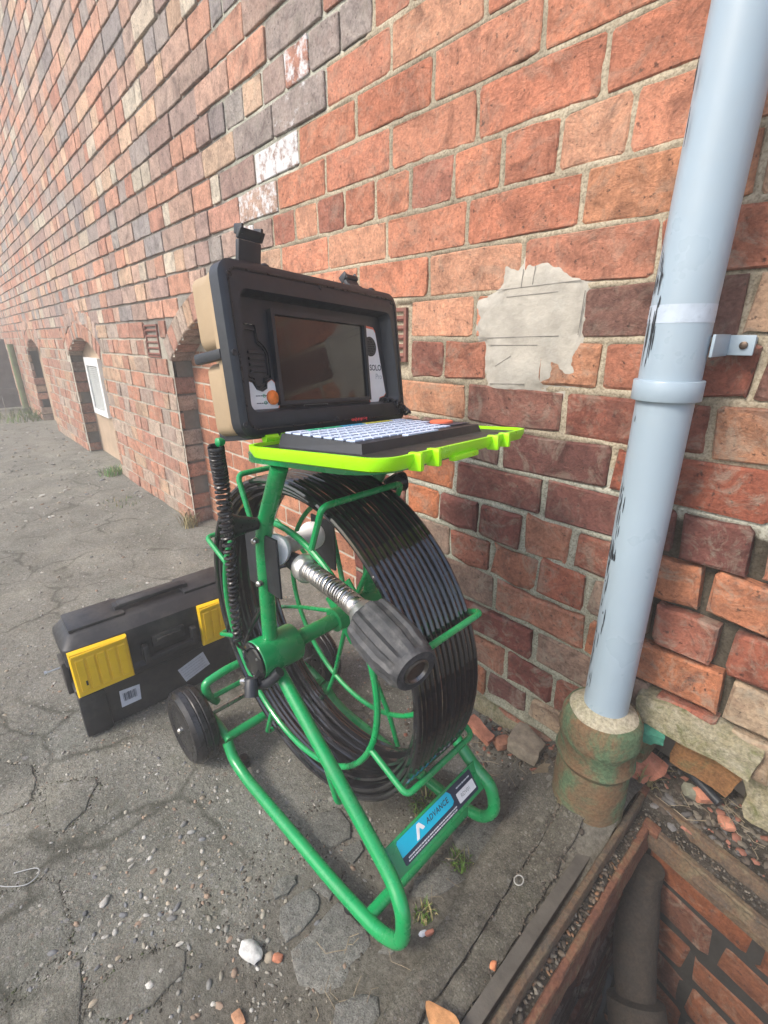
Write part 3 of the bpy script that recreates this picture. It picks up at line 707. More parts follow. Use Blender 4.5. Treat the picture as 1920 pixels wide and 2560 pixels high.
# cement render patch on the newer brickwork, with the lines scored into it
def ragged(poly, step, amp, seed):
    out = []
    for i in range(len(poly)):
        a, b = Vector(poly[i]), Vector(poly[(i + 1) % len(poly)]); n = max(1, int((b - a).length / step)); d = b - a; nr = Vector((d.y, -d.x)).normalized()
        for k in range(n):
            q = a + d * k / n; out.append(tuple(q + nr * amp * (noise.noise(Vector((q.x * 28, q.y * 28, seed))) + .35 * noise.noise(Vector((q.x * 85, q.y * 85, seed))))))
    return out
def pdist(x, z):
    """signed distance to the patch outline, positive inside"""
    ins, d = False, 9.0; n = len(PATCH)
    for i in range(n):
        (ax, az), (bx, bz) = PATCH[i], PATCH[(i + 1) % n]
        if (az > z) != (bz > z) and x < (bx - ax) * (z - az) / (bz - az) + ax: ins = not ins
        t = max(0, min(1, ((x - ax) * (bx - ax) + (z - az) * (bz - az)) / ((bx - ax) ** 2 + (bz - az) ** 2 + 1e-12)))
        d = min(d, math.hypot(x - ax - (bx - ax) * t, z - az - (bz - az) * t))
    return d if ins else -d
V = []; F = []; px_ = axis([(-.675, -.375, .0035)]); pz_ = axis([(.785, 1.085, .0035)]); n = len(px_)
for z in pz_:
    for x in px_:
        q = pdist(x, z) + .010 * noise.noise(Vector((x * 34, z * 34, 5))) + .006 * noise.noise(Vector((x * 95, z * 95, 5)))
        V.append((x, 0.0034 - .0080 * sstep(-.014, .030, q) - .0008 * noise.noise(Vector((x * 16, z * 16, 8))) - .0004 * noise.noise(Vector((x * 120, z * 120, 8))), z))
for j in range(len(pz_) - 1):
    for i in range(n - 1):
        if pdist(px_[i], pz_[j]) > -.022: F.append((j * n + i, j * n + i + 1, (j + 1) * n + i + 1, (j + 1) * n + i))
patch = mk("render_patch", (V, F), RENDER, wall, True, ang=80)
def score(a, b, w=.0012):
    a, b = Vector((a[0], -.0050, a[1])), Vector((b[0], -.0050, b[1])); m_ = (a + b) / 2; d = (b - a).normalized()
    return obox(m_, d, d.cross(Vector((0, 1, 0))), (0, 1, 0), (b - a).length, w, .0008)
mk("scored_line", join(score((-.60, 1.011), (-.43, 1.016)), score((-.575, .998), (-.47, 1.001)), score((-.545, 1.012), (-.543, 1.043)), score((-.522, 1.016), (-.519, 1.046)),
                       score((-.64, .925), (-.46, .929)), score((-.61, .912), (-.50, .913)), score((-.60, .838), (-.52, .842)), score((-.424, .93), (-.421, 1.0)), score((-.59, .872), (-.555, .893), .0008)),
   simple("scored", (0.20, 0.19, 0.17), .95), wall, False)
# terracotta air vents
for (a, b, c, d) in VENTS:
    fo = [(a, c), (b, c), (b, d), (a, d)]; t = .008; fi = [(a + t, c + t), (b - t, c + t), (b - t, d - t), (a + t, d - t)]
    v_ = mk("air_vent", join(frame_ring(fo, fi, (0, 0, 0), (1, 0, 0), (0, 0, 1), (0, -1, 0), -.03, .002), wbox(a, b, .022, .03, c, d)), TERRA, wall, False)
    n = 5
    for k in range(n):
        z = c + t + (d - c - 2 * t) * (k + .45) / n
        mk("slat", obox(((a + b) / 2, .008, z), (1, 0, 0), Vector((0, .8, .6)), Vector((0, -.6, .8)), b - a - 2 * t, .024, .006), TERRA, v_, False)
# plastered infill of the two far arches, and the white louvre in the nearer of them
for op in OPEN[1:]:
    mk("infill_panel", wbox(op[0] - op[1], op[0] + op[1], .102, .111, -.1, op[2] + op[3] + .02), PLASTER, wall, False)
vx0, vx1, vz0, vz1 = -4.60, -4.17, .345, .785; fo = [(vx0, vz0), (vx1, vz0), (vx1, vz1), (vx0, vz1)]; fi = [(vx0 + .05, vz0 + .045), (vx1 - .05, vz0 + .045), (vx1 - .05, vz1 - .06), (vx0 + .05, vz1 - .06)]
vw = mk("vent_window", frame_ring(fo, fi, (0, .101, 0), (1, 0, 0), (0, 0, 1), (0, -1, 0), 0, .03), WPVC, wall, False)
mk("backing", wbox(vx0 + .04, vx1 - .04, .0955, .0995, vz0 + .03, vz1 - .03), simple("vent_dark", (.10, .10, .10), .8), vw, False)
for k in range(22):
    z = vz0 + .05 + k * (vz1 - vz0 - .115) / 22
    mk("slat", obox(((vx0 + vx1) / 2, .084, z + .006), (1, 0, 0), Vector((0, .77, .64)), Vector((0, -.64, .77)), vx1 - vx0 - .1, .014, .003), simple("grey_slat", (.42, .44, .43), .6) if k == 0 else bpy.data.materials["grey_slat"], vw, False)
# worn footing stones under the right-hand end of the wall
rng = random.Random(9)
def fstone(x0, x1, y0, y1, z0, z1, seed, mat, tilt=0.0, amp=.010, sub=3):
    bm = bmesh.new(); bmesh.ops.create_cube(bm, size=1); bmesh.ops.subdivide_edges(bm, edges=list(bm.edges), cuts=sub, use_grid_fill=True)
    c = Vector(((x0 + x1) / 2, (y0 + y1) / 2, (z0 + z1) / 2)); q = Matrix.Rotation(tilt, 3, 'Y'); V = []
    for v in bm.verts:
        p = v.co.copy(); l = max(abs(p.x), abs(p.y), abs(p.z)); s = Vector(p).length
        p = p * (1 - .22 * max(0, s - .55)); p = Vector((p.x * (x1 - x0), p.y * (y1 - y0), p.z * (z1 - z0)))
        w = p + c; p = p + Vector((noise.noise(w * 26 + Vector((seed, 0, 0))), noise.noise(w * 26 + Vector((0, seed, 0))), noise.noise(w * 26 + Vector((0, 0, seed))))) * amp
        p += Vector((noise.noise(w * 80 + Vector((seed, 0, 0))), noise.noise(w * 80 + Vector((0, seed, 0))), noise.noise(w * 80 + Vector((0, 0, seed))))) * amp * .4
        V.append(c + q @ p)
    bm.verts.index_update(); F = [tuple(v.index for v in f.verts) for f in bm.faces]; bm.free(); return V, F
mk("footing_stone", fstone(-.215, -.02, -.022, .10, .252, .312, 1, MOSSY, .05), MOSSY, wall)
mk("footing_stone", fstone(-.015, .25, -.020, .10, .235, .300, 2, MOSSY, .04), MOSSY, wall)
BRF = mossy_mat("damp_brick", (0.24, 0.12, 0.05), (0.30, 0.15, 0.06), (0.17, 0.15, 0.07), 26, .52, .68)
mk("footing_stone", fstone(-.235, -.180, -.012, .11, .150, .236, 3, CLAY, 0), CLAY, wall)
mk("footing_stone", fstone(-.150, -.045, .030, .16, .150, .242, 4, BRF, .12), BRF, wall)
mk("footing_stone", fstone(-.035, .030, .035, .16, .12, .232, 5, MOSSY, -.1), MOSSY, wall)
mk("footing_stone", fstone(.035, .14, .030, .16, .11, .232, 6, BRF, .1), BRF, wall)
mk("footing_stone", fstone(-.60, -.44, -.012, .08, .02, .062, 7, MOSSY, .10), MOSSY, wall)

mk("cavity_back", wbox(-.24, .62, .166, .172, -.1, .27), simple("cavity_shade", (.03, .026, .02), .95), wall, False)  # near-black sheet standing in for the deep shadow under the wall
# trench soil between the chamber frame and the wall
V = []; F = []; tx = axis([(-.30, .62, .012)]); ty = axis([(-.03, .20, .010)])
for y in ty:
    for x in tx:
        V.append((x, y, .078 + .022 * sstep(.0, .10, y) + .012 * noise.noise(Vector((x * 14, y * 14, 2))) + .006 * noise.noise(Vector((x * 45, y * 45, 2))) - .06 * sstep(-.008, -.03, y)))
n = len(tx)
for j in range(len(ty) - 1):
    for i in range(n - 1): F.append((j * n + i, j * n + i + 1, (j + 1) * n + i + 1, (j + 1) * n + i))
o = mk("soil_strip", (V, F), MSOIL, ground, True, ang=60)

# far end of the lane: gate and mossy pipe
g = thing("timber_gate", (-8.45, -.8, 0), "dark boarded gate closing the far end of the lane", "gate")
for k in range(9): mk("plank", wbox(-8.47, -8.44, -.05 - .19 * (k + 1) + .006, -.05 - .19 * k, .03, .92 + .01 * (k % 2), .004), DARKW, g, False)
mk("rail", wbox(-8.435, -8.40, -1.75, -.05, .2, .29), DARKW, g, False); mk("rail", wbox(-8.435, -8.40, -1.75, -.05, .7, .79), DARKW, g, False)
dp = thing("mossy_drainpipe", (-7.93, -.05, 0), "thin moss green drainpipe standing against the far end of the wall", "drainpipe")
mk("pipe", tube([(-7.93, -.05, 0), (-7.93, -.05, .86)], .035, 12), simple("moss_green", (.13, .17, .07), .8, 0, .3, 12), dp); mk("shoe", lathe((-7.93, -.05, .0), (0, 0, 1), [(0, .05), (.06, .05), (.07, .036)], 12), simple("moss_dark", (.07, .09, .05), .8), dp)

# ================================================================== DOWNPIPE, GULLY
PXc, PYc = -0.239, -0.095
dpipe = thing("downpipe", (PXc, PYc, .30), "pale grey plastic downpipe standing upright in the old clay gully", "pipe")
mk("pipe", tube([(PXc, PYc, .30), (PXc, PYc, .865)], .0365, 32), PVC, dpipe)
mk("upper_pipe", tube([(PXc, PYc, .86), (PXc, PYc, .955), (PXc + .006, PYc, 1.28), (PXc + .012, PYc, 2.3)], .040, 32, radii=[.0385, .0383, .0360, .035]), PVC, dpipe)
mk("socket", lathe((PXc, PYc, .845), (0, 0, 1), [(0, .0366), (.0003, .0430), (.0012, .0436), (.0258, .0436), (.0268, .0430), (.027, .0386)], 36), PVC, dpipe)
mk("tape_band", lathe((PXc, PYc, .944), (0, 0, 1), [(0, .0387), (.022, .0386)], 36, cap=(False, False)), simple("pale_band", (.42, .49, .57), .3), dpipe)
br = mk("bracket", join(obox((PXc + .056, -.028, .916), (1, 0, 0), (0, 1, 0), (0, 0, 1), .036, .004, .026, .0015), obox((PXc + .043, -.062, .916), (0, 1, 0), (1, 0, 0), (0, 0, 1), .068, .004, .028, .0015), wbox(PXc + .040, PXc + .070, -.026, .0, .906, .926)), PVC, dpipe)
mk("screw", lathe((PXc + .062, -.0305, .916), (0, -1, 0), [(0, .005), (.002, .005), (.003, .003)], 12), simple("rusty_screw", (.12, .09, .07), .5, .8), br)
# black scuffs down the left side of the pipe
rng = random.Random(31); V = []; F = []
for k in range(80):
    z = rng.choice((rng.uniform(.33, .84), rng.uniform(.33, .75), rng.uniform(.88, 1.02), rng.uniform(1.02, 1.25) if rng.random() < .2 else .6)); L = rng.uniform(.004, .034) * (1.4 if z > .88 else 1)
    an = R(rng.gauss(229, 8) + (z - .8) * 4); w = R(rng.uniform(1.0, 2.3)); rr = (.0365 if z < .845 else .0385) + .0005
    n0 = len(V)
    for zz_, ww in ((z, .4), (z + L * .5, 1), (z + L, .3)):
        for s in (-1, 1): V.append((PXc + rr * math.cos(an + s * w * ww), PYc + rr * math.sin(an + s * w * ww), zz_))
    F += [(n0, n0 + 1, n0 + 3, n0 + 2), (n0 + 2, n0 + 3, n0 + 5, n0 + 4)]
mk("scuff_mark", (V, F), PVCM, dpipe, False)

gul = thing("clay_gully", (PXc, PYc, .07), "mossy brown clay drain collar round the foot of the grey downpipe", "drain")
wob = lambda an, h: 1 + .012 * math.sin(3 * an + h * 20) + .008 * math.sin(7 * an)
mk("collar", lathe((PXc - .001, PYc - .003, .078), (0, 0, 1), [(0, .064), (.06, .064), (.105, .063), (.114, .0615), (.120, .065), (.128, .0690), (.136, .0670), (.142, .0655), (.168, .0660), (.174, .0690), (.182, .0700), (.190, .0680), (.212, .0665), (.220, .063), (.226, .058), (.222, .054), (.206, .051)], 40, wob, (True, False)), CLAY, gul)
mk("mortar_fill", lathe((PXc - .001, PYc - .003, .285), (0, 0, 1), [(0, .0605), (.012, .0600), (.019, .056), (.024, .046), (.030, .037), (.031, .034)], 40, lambda an, h: 1 + .02 * math.sin(4 * an + 1)), CEM, gul)

# ================================================================== CHAMBER
ch = thing("inspection_chamber", (-.13, -.3, 0), "open brick lined drain pit with a rusty stepped iron frame", "drain pit")
ca = math.atan2(-.04, .214)   # the frame's wall-side arm is slightly skew
ux = Vector((math.cos(ca), math.sin(ca), 0)); uy = Vector((.008, -1, 0)).normalized()
c0 = Vector((-.177, .010, .072))
def rail(name, o, d, n, L, w, h, mat, seed, z=0):
    N = 60; V = []; F = []; pr = [(-w / 2, -.035), (-w / 2, h * .7), (-w * .32, h), (w * .32, h), (w / 2, h * .7), (w / 2, -.035)]
    for i in range(N + 1):
        p = o + d * (L * i / N)
        for a, b in pr:
            e = .0016 * noise.noise(p * 60 + Vector((a * 99, b * 99, seed))); V.append(p + n * (a + e) + Vector((0, 0, b + e + z)))
    m = len(pr)
    for i in range(N):
        for k in range(m - 1): F.append((i * m + k, i * m + k + 1, (i + 1) * m + k + 1, (i + 1) * m + k))
    F.append(tuple(range(m))); F.append(tuple(N * m + k for k in range(m - 1, -1, -1)))
    return mk(name, (V, F), mat, ch, True, ang=40)
rail("outer_rail", c0 + ux * .006, uy, ux, .62, .013, .012, RUST, 1)
rail("outer_rail", c0 - ux * .002, ux, uy, .62, .014, .012, RUST, 2)
c1 = Vector((-.144, -.040, .052))
rail("inner_rail", c1, uy, ux, .58, .013, .010, RUSTL, 3)
rail("inner_rail", c1, ux, uy, .58, .014, .010, RUST, 4)
def web(o, d, n, L, depth, mat, seed):
    N = 60; K = 5; V = []; F = []
    for i in range(N + 1):
        for k in range(K + 1):
            p = o + d * (L * i / N); t = k / K
            V.append(p + n * (.0055 + .006 * t + .003 * noise.noise(p * 35 + Vector((0, t * 3, seed)))) + Vector((0, 0, .006 - depth * t * (1 + .2 * noise.noise(p * 20 + Vector((seed, 0, 0)))))))
    for i in range(N):
        for k in range(K): F.append((i * (K + 1) + k, i * (K + 1) + k + 1, (i + 1) * (K + 1) + k + 1, (i + 1) * (K + 1) + k))
    return mk("rail_web", (V, F), mat, ch, True, ang=60)
web(c1, uy, ux, .57, .042, RUSTL, 3); web(c1 + ux * .004, ux, Vector((ux.y, -ux.x, 0)), .57, .022, RUST, 5)
# dirt-filled rebate between the two rails
def rebate(o, d, n, L, w, z, seed):
    N = 70; M_ = 6; V = []; F = []
    for i in range(N + 1):
        for k in range(M_ + 1):
            p = o + d * (L * i / N) + n * (w * k / M_); V.append(p + Vector((0, 0, z + .006 * noise.noise(p * 40 + Vector((0, 0, seed))) + .003 * noise.noise(p * 110))))
    for i in range(N):
        for k in range(M_): F.append((i * (M_ + 1) + k, i * (M_ + 1) + k + 1, (i + 1) * (M_ + 1) + k + 1, (i + 1) * (M_ + 1) + k))
    return mk("dirt_rebate", (V, F), MSOIL, ch, True, ang=60)
rebate(c0 + ux * .006, uy, ux, .62, .034, -.014, 1); rebate(c0 + ux * .0, ux, uy, .62, .052, -.014, 2)
mk("corner_lug", obox(c1 + Vector((.008, -.002, .006)), ux, uy, (0, 0, 1), .03, .022, .012, .003), RUSTL, ch)
mk("corner_lug", obox(c0 + Vector((.004, -.004, .010)), ux, uy, (0, 0, 1), .018, .022, .012, .003), RUSTL, ch)
mk("board", obox((-.194, -.36, gz(-.2, -.36) + .004), Vector((.012, -1, 0)).normalized(), Vector((1, .012, 0)).normalized(), (0, 0, 1), .52, .020, .03, .002), WOODGR, ch)
# brick lining
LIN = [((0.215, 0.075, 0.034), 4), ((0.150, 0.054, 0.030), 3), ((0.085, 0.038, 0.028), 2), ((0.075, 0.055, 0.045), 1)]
def lining(o, d, nin, L, seed, rows=8):
    rng = random.Random(seed); V_, F_, C_ = [], [], []
    mk("lining_mortar", obox(o + d * (L / 2) - nin * .006 + Vector((0, 0, -.335)), d, nin, (0, 0, 1), L, .01, .64), simple("shaded_mortar", (0.022, 0.020, 0.017), .9, 0, .3, 30, 120, .5, .003), ch, False)  # joints near black: the shade in the pit is part of this colour
    for r_ in range(rows):
        z1 = -.016 - r_ * .083; x = -rng.uniform(0, .1)
        while x < L:
            x1 = x + rng.uniform(.19, .225); a, b = max(0, x) + .005, min(L, x1) - .005
            if b - a > .03:
                vf = brick_vf(a, b, z1 - .072, z1, .02, rng, .003, rng.uniform(0, .006), .006)
                P = [o + d * px + Vector((0, 0, pz)) - nin * py for px, py, pz in vf[0]]
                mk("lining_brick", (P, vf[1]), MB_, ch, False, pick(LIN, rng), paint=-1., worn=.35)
            x = x1
# wall-side lining, camera-side and end linings
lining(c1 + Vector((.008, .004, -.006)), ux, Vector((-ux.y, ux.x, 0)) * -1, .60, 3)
_L = list(LIN); LIN[:] = [((c[0] * .35, c[1] * .35, c[2] * .35), w) for c, w in _L]  # remaining linings darkened, pit shade put into the brick colour
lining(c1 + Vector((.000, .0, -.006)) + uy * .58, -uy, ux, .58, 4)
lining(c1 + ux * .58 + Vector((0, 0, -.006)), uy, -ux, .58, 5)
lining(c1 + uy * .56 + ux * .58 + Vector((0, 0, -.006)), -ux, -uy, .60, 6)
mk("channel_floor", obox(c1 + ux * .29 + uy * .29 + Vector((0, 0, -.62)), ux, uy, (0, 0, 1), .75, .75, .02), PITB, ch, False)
# clay bend standing in the corner of the pit
pb = thing("clay_pipe_bend", (-.118, -.085, -.1), "brown clay pipe bend turning down inside the open drain pit", "pipe")
pts = fillet([(-.122, -.072, .000), (-.121, -.082, -.075), (-.088, -.160, -.150), (-.020, -.240, -.245)], .08, 8)
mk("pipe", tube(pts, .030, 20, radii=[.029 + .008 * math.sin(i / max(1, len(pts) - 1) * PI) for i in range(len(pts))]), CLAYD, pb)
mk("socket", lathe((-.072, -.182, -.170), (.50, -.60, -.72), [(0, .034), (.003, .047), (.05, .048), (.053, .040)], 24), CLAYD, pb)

# ================================================================== REEL MACHINE
YW = .044
ex = Vector((math.cos(YW), math.sin(YW), 0)); ey = Vector((-math.sin(YW), math.cos(YW), 0)); ez = Vector((0, 0, 1))
O = Vector((-.679, -.386, 0)); AZ = .394
def M(a, b, z): return O + ex * a + ey * b + ez * z
reel = thing("drain_camera_reel", tuple(O), "green tubular stand on wheels holding a big reel of black push cable", "cable reel")
def gt(name, pts, r, rad=.02, seg=12, parent=reel, mat=GREEN): return mk(name, tube(fillet([M(*p) for p in pts], rad), r, seg), mat, parent)
TR = .0118
for s, side in ((-1, 'near'), (1, 'far')):
    if s < 0:
        P = [(.004, -.122, .378), (.322, -.140, .169), (.358, -.152, .150), (.362, -.156, .085), (.318, -.157, .050), (.215, -.157, .036), (-.10, -.157, .033), (-.155, -.157, .047), (-.178, -.155, .078)]
    else:
        P = [(.004, .118, .378), (.296, .116, .160), (.328, .116, .148), (.345, .116, .100), (.322, .116, .052), (.245, .116, .034), (-.10, .120, .033), (-.155, .120, .047), (-.178, .120, .078)]
    mk("side_frame", tube(fillet([M(*p) for p in P], [.02, .03, .05, .04, .06, .02, .03]), TR, 14), GREEN, reel)
    b0 = -.122 if s < 0 else .122
    gt("upright", [(0, b0, .40), (.004, b0 - s * .004, .628), (.072, b0 - s * .004, .752)], .0135, .035, 14)
    hs_ = (-.155, -.072) if s < 0 else (.072, .150)
    mk("axle_sleeve", lathe(M(0, hs_[0], AZ), ey, [(0, .034), (.002, .0355), (hs_[1] - hs_[0] - .003, .0355), (hs_[1] - hs_[0], .0335)], 28), GREEN, reel)
gt("front_crossbar", [(.283, -.150, .046), (.283, .112, .046)], .0105, .01)
gt("rear_crossbar", [(-.188, -.155, .080), (-.188, .120, .080)], .0105)
gt("rear_crossbar", [(-.27, -.13, .118), (-.262, -.150, .150), (-.262, -.155, .187), (-.262, -.10, .196), (-.262, .11, .196), (-.262, .122, .187), (-.27, .11, .118)], .0098, .014)
gt("rear_crossbar", [(-.262, -.145, .142), (-.262, .115, .142)], .0062)
for b in (-.15, .115): gt("axle_arm", [(-.178, b, .078), (-.235, b, .092), (-.274, b, .0885)], .0098, .02)
mk("wheel_axle", tube([M(-.274, -.205, .0885), M(-.274, .180, .0885)], .006, 10), STEEL, reel)
# front plate with the printed label
pu, pl = Vector(M(.289, 0, .178)), Vector(M(.321, 0, .141)); pd = (pl - pu).normalized(); pn = ey.cross(pd) * -1
if pn.z < 0: pn = -pn
pw = (pl - pu).length; pc = (pu + pl) / 2 + ey * -.004
fp = mk("front_plate", join(obox(pc, ey, pd, pn, .248, pw, .003, .001), obox(pl + ey * -.004 + pd * .0 + Vector((-.006, 0, -.010)), ey, Vector((-.35, 0, -.94)).normalized(), Vector((.94, 0, -.35)).normalized(), .240, .022, .003, .001)), GREEN, reel)
dl = lambda u, v, h=.0022: pc + ey * u + pd * v * -1 + pn * h      # u right, v up on the plate
DW, DH = .196, pw * .78; du = .000
mk("label", prism(rrect(DW, DH, .003), dl(du, .001, 0), ey, -pd, pn, .0015, .0021), NAVY, fp, False)
mk("label_teal", prism([(-.098, -DH / 2 + .0135), (.030, -DH / 2 + .0135), (.036, -DH / 2 + .017), (.036, DH / 2 - .008), (.030, DH / 2), (-.095, DH / 2), (-.098, DH / 2 - .003)], dl(du, .001, 0), ey, -pd, pn, .0021, .0025), TEAL, fp, False)
mk("lettering", text_vf("ADVANCE", .0125, dl(du - .003, .0085, .0027), ey, -pd, .15, 1.1, 0.0002, xs=.92), NAVY, fp, False)
def chev():
    o_ = dl(du - .050, .0065, 0); return prism([(-.012, -.009), (-.006, -.009), (.002, .004), (.006, -.002), (.010, -.002), (.0125, -.001), (.005, .0105), (-.001, .0105)], o_, ey, -pd, pn, .0025, .0029)
mk("logo_mark", chev(), WHITE, fp, False)
mk("label_box", prism(rrect(.048, .017, .0015), dl(du + .070, -.004, 0), ey, -pd, pn, .0021, .0025), WHITE, fp, False)
mk("lettering", text_vf("RDV01", .009, dl(du + .068, -.004, .0027), ey, -pd, 0, 1, 0), simple("pencil_grey", (.25, .27, .27), .6), fp, False)
rng = random.Random(4); dashes = []
for row, (va, u0, u1) in enumerate(((-.0118, -.088, .034), (-.0158, -.090, .032), (.0105, .052, .088))):
    u = u0
    while u < u1:
        L = rng.uniform(.0015, .005); dashes.append(obox(dl(du + u + L / 2, va + .001, .0025), ey, pd, pn, L, .0018 if row < 2 else .0022, .0004)); u += L + rng.uniform(.0006, .0016)
mk("fine_print", join(*dashes), simple("print_pale", (.55, .58, .62), .5), fp, False)
# feet
for (a, b) in ((.235, -.152), (.235, .112), (-.165, -.132), (-.165, .10)):
    mk("rubber_foot", lathe(M(a, b + .002, gz(*(M(a, b, 0).xy)) - .001), ez, [(0, .013), (.004, .0145), (.018, .0125), (.024, .0105)], 16), RUBBER, reel)
# wheels
for s, bc in ((-1, -.190), (1, .165)):
    W = mk("wheel", lathe(M(-.274, bc, .0885), ey * s, [(-.026, .052), (-.024, .058), (-.029, .067), (-.028, .078), (-.020, .0865), (-.009, .0885), (-.007, .0865), (-.0045, .0885), (.0045, .0885), (.007, .0865), (.009, .0885), (.020, .0865), (.028, .078), (.029, .067), (.024, .058), (.026, .052)], 48), RUBBER, reel)
    mk("rim", join(lathe(M(-.274, bc, .0885), ey * s, [(-.022, .0545), (.020, .0545), (.022, .050), (.008, .044), (.006, .020), (.024, .017), (.026, .012)], 32),
                   *[obox(M(-.274, bc, .0885) + (ex * math.cos(R(t)) + ez * math.sin(R(t))) * .033 + ey * s * .012, (ex * math.cos(R(t)) + ez * math.sin(R(t))), ey * s, (ez * math.cos(R(t)) - ex * math.sin(R(t))),   .028, .009, .010, .001) for t in range(10, 370, 72)]), BLKPL, W)
    mk("axle_nut", join(lathe(M(-.274, bc, .0885) + ey * s * .022, ey * s, [(0, .009), (.004, .009), (.0042, .007)], 6), lathe(M(-.274, bc, .0885) + ey * s * .026, ey * s, [(0, .0072), (.006, .0072), (.010, .004), (.011, .001)], 14)), STEEL, W)
# axle, hub plates, spokes, cage
mk("axle", tube([M(0, -.08, AZ), M(0, .08, AZ)], .0155, 20), GREEN, reel)
hub = mk("hub", join(lathe(M(0, .022, AZ), ey, [(0, .019), (.001, .024), (.040, .024), (.042, .02)], 28), obox(M(0, .066, AZ), (ex + ez).normalized(), (ez - ex).normalized(), ey, .112, .112, .004, .001)), GREEN, reel)
RO, RI = .314, .238
def cyl(r, deg, b): return (r * math.cos(R(deg)), b, AZ + r * math.sin(R(deg)))
CAGE = [22.5 + 45 * k for k in range(8)]
for t in CAGE:
    P = [cyl(.032, t, .066), cyl(RI, t, .088), cyl(RO + .012, t, .086), cyl(RO + .012, t, -.085), cyl(RI - .004, t, -.085)]
    mk("cage_rod", tube(fillet([M(*p) for p in P], [.02, .014, .014]), .0052, 10), GREEN, reel)
mk("cage_ring", tube([M(*cyl(RI, i * 5, -.085)) for i in range(72)], .0055, 10, closed=True), GREEN, reel)
mk("cage_ring", tube([M(*cyl(RI, i * 5, .088)) for i in range(72)], .0055, 10, closed=True), GREEN, reel)
# the push cable: coils in an outer and looser inner layers
rng = random.Random(21); parts = []
CR = .0057; lines = 13
def coil(r, b, seed, wob_=.0015, ecc=(0, 0)):
    pts = []
    for i in range(96):
        t = 2 * PI * i / 96; rr = r + wob_ * math.sin(2 * t + seed) + wob_ * .6 * math.sin(3 * t + seed * 2.3); bb = b + wob_ * 1.0 * math.sin(t + seed * 1.7)
        pts.append(M(ecc[0] + rr * math.cos(t), bb, AZ + ecc[1] + rr * math.sin(t)))
    return tube(pts, CR, 8, closed=True)
for k in range(lines): parts.append(coil(.3075, -.069 + .138 * k / (lines - 1), rng.uniform(0, 6), .0007))
for k in range(12): parts.append(coil(.2975, -.063 + .126 * k / 11, rng.uniform(0, 6), .0014))
for k in range(3): parts.append(coil(.2865, -.05 + .045 * k, rng.uniform(0, 6), .002, (-.001, -.002)))
mk("cable_coil", join(*parts), CABLE, reel)
lead = spline([M(-.240, -.058, .235), M(-.225, -.060, .270), M(-.160, -.066, .360), M(-.085, -.074, .455), M(-.030, -.080, .535), M(.020, -.084, .566)], 10)
# axle end cap and brake lever
cap = mk("end_cap", lathe(M(0, -.155, AZ), -ey, [(0, .0345), (.004, .0345), (.007, .031), (.009, .020), (.0095, .001)], 28), simple("gloss_black", (.012, .013, .014), .12, 0, .1, 30, 0, 0, 0, .4), reel)
for t in (40, 160, 280): mk("cap_screw", lathe(M(.027 * math.cos(R(t)), -.161, AZ + .027 * math.sin(R(t))), -ey, [(0, .003), (.0025, .0025), (.003, .001)], 10), STEEL, cap)
lv = mk("brake_lever", join(tube(spline([M(-.018, -.165, .345), M(.010, -.160, .352), M(.030, -.150, .362), M(.046, -.135, .385)], 5), .0095, 12, radii=None), lathe(M(.012, -.172, .372), Vector((.4, -.3, -.8)), [(0, .010), (.004, .012), (.03, .012)], 14)), BLKPL, reel)
mk("lever_bolt", join(lathe(M(-.018, -.168, .345), M(-.03, -.172, .341) - M(-.018, -.168, .345), [(-.004, .0075), (.004, .0075), (.005, .006), (.011, .006), (.013, .003)], 10)), STEEL, lv)
# guide bracket, white roller, cable
mk("guide_bracket", join(obox(M(.004, -.1225, .578), ex, ey, ez, .098, .004, .105, .001)), BLKPL, reel, False)
for z in (.622, .545): mk("bracket_bolt", lathe(M(.012, -.138, z), -ey + ex * .3, [(-.004, .0055), (.003, .0055), (.005, .003)], 10), STEEL, reel)
sp0 = M(.026, -.112, .602); sp1 = M(-.020, .004, .582)
mk("guide_roller", lathe(sp0, sp1 - sp0, [(0, .020), (.001, .0260), (.008, .0265), (.018, .021), (.032, .0165), (.060, .0150), (.088, .0165), (.102, .021), (.112, .0265), (.119, .0260), (.120, .020)], 32), NYLON, reel)
mk("roller_guard", obox(M(-.030, .030, .555), ex, ey, ez, .07, .004, .10, .001), BLKPL, reel, False)
mk("cable_lead", tube(lead, CR, 10), CABLE, reel)
# adjusting knobs on the uprights
mk("adjusting_knob", lathe(M(.016, -.132, .652), M(.004, -.196, .660) - M(.016, -.132, .652), [(0, .010), (.012, .012), (.028, .0155), (.042, .021), (.048, .022), (.050, .020)], 24), RUBBER, reel)
dots = []
kn = (M(.004, -.196, .660) - M(.016, -.132, .652)).normalized(); kx, ky = perp(kn); kc = M(.016, -.132, .652) + kn * .0502
for i in range(-3, 4):
    for j in range(-3, 4):
        if i * i + j * j <= 11: dots.append(lathe(kc + kx * (i * .0052 + (j % 2) * .0026) + ky * j * .0046, kn, [(0, .002), (.001, .0018), (.0015, .001)], 6))
mk("knob_grip", join(*dots), RUBBER, reel)
mk("adjusting_knob", lathe(M(.070, .126, .676), M(.082, .150, .678) - M(.070, .126, .676), [(-.02, .008), (0, .016), (.004, .0185), (.018, .0185), (.021, .016)], 24), RUBBER, reel)

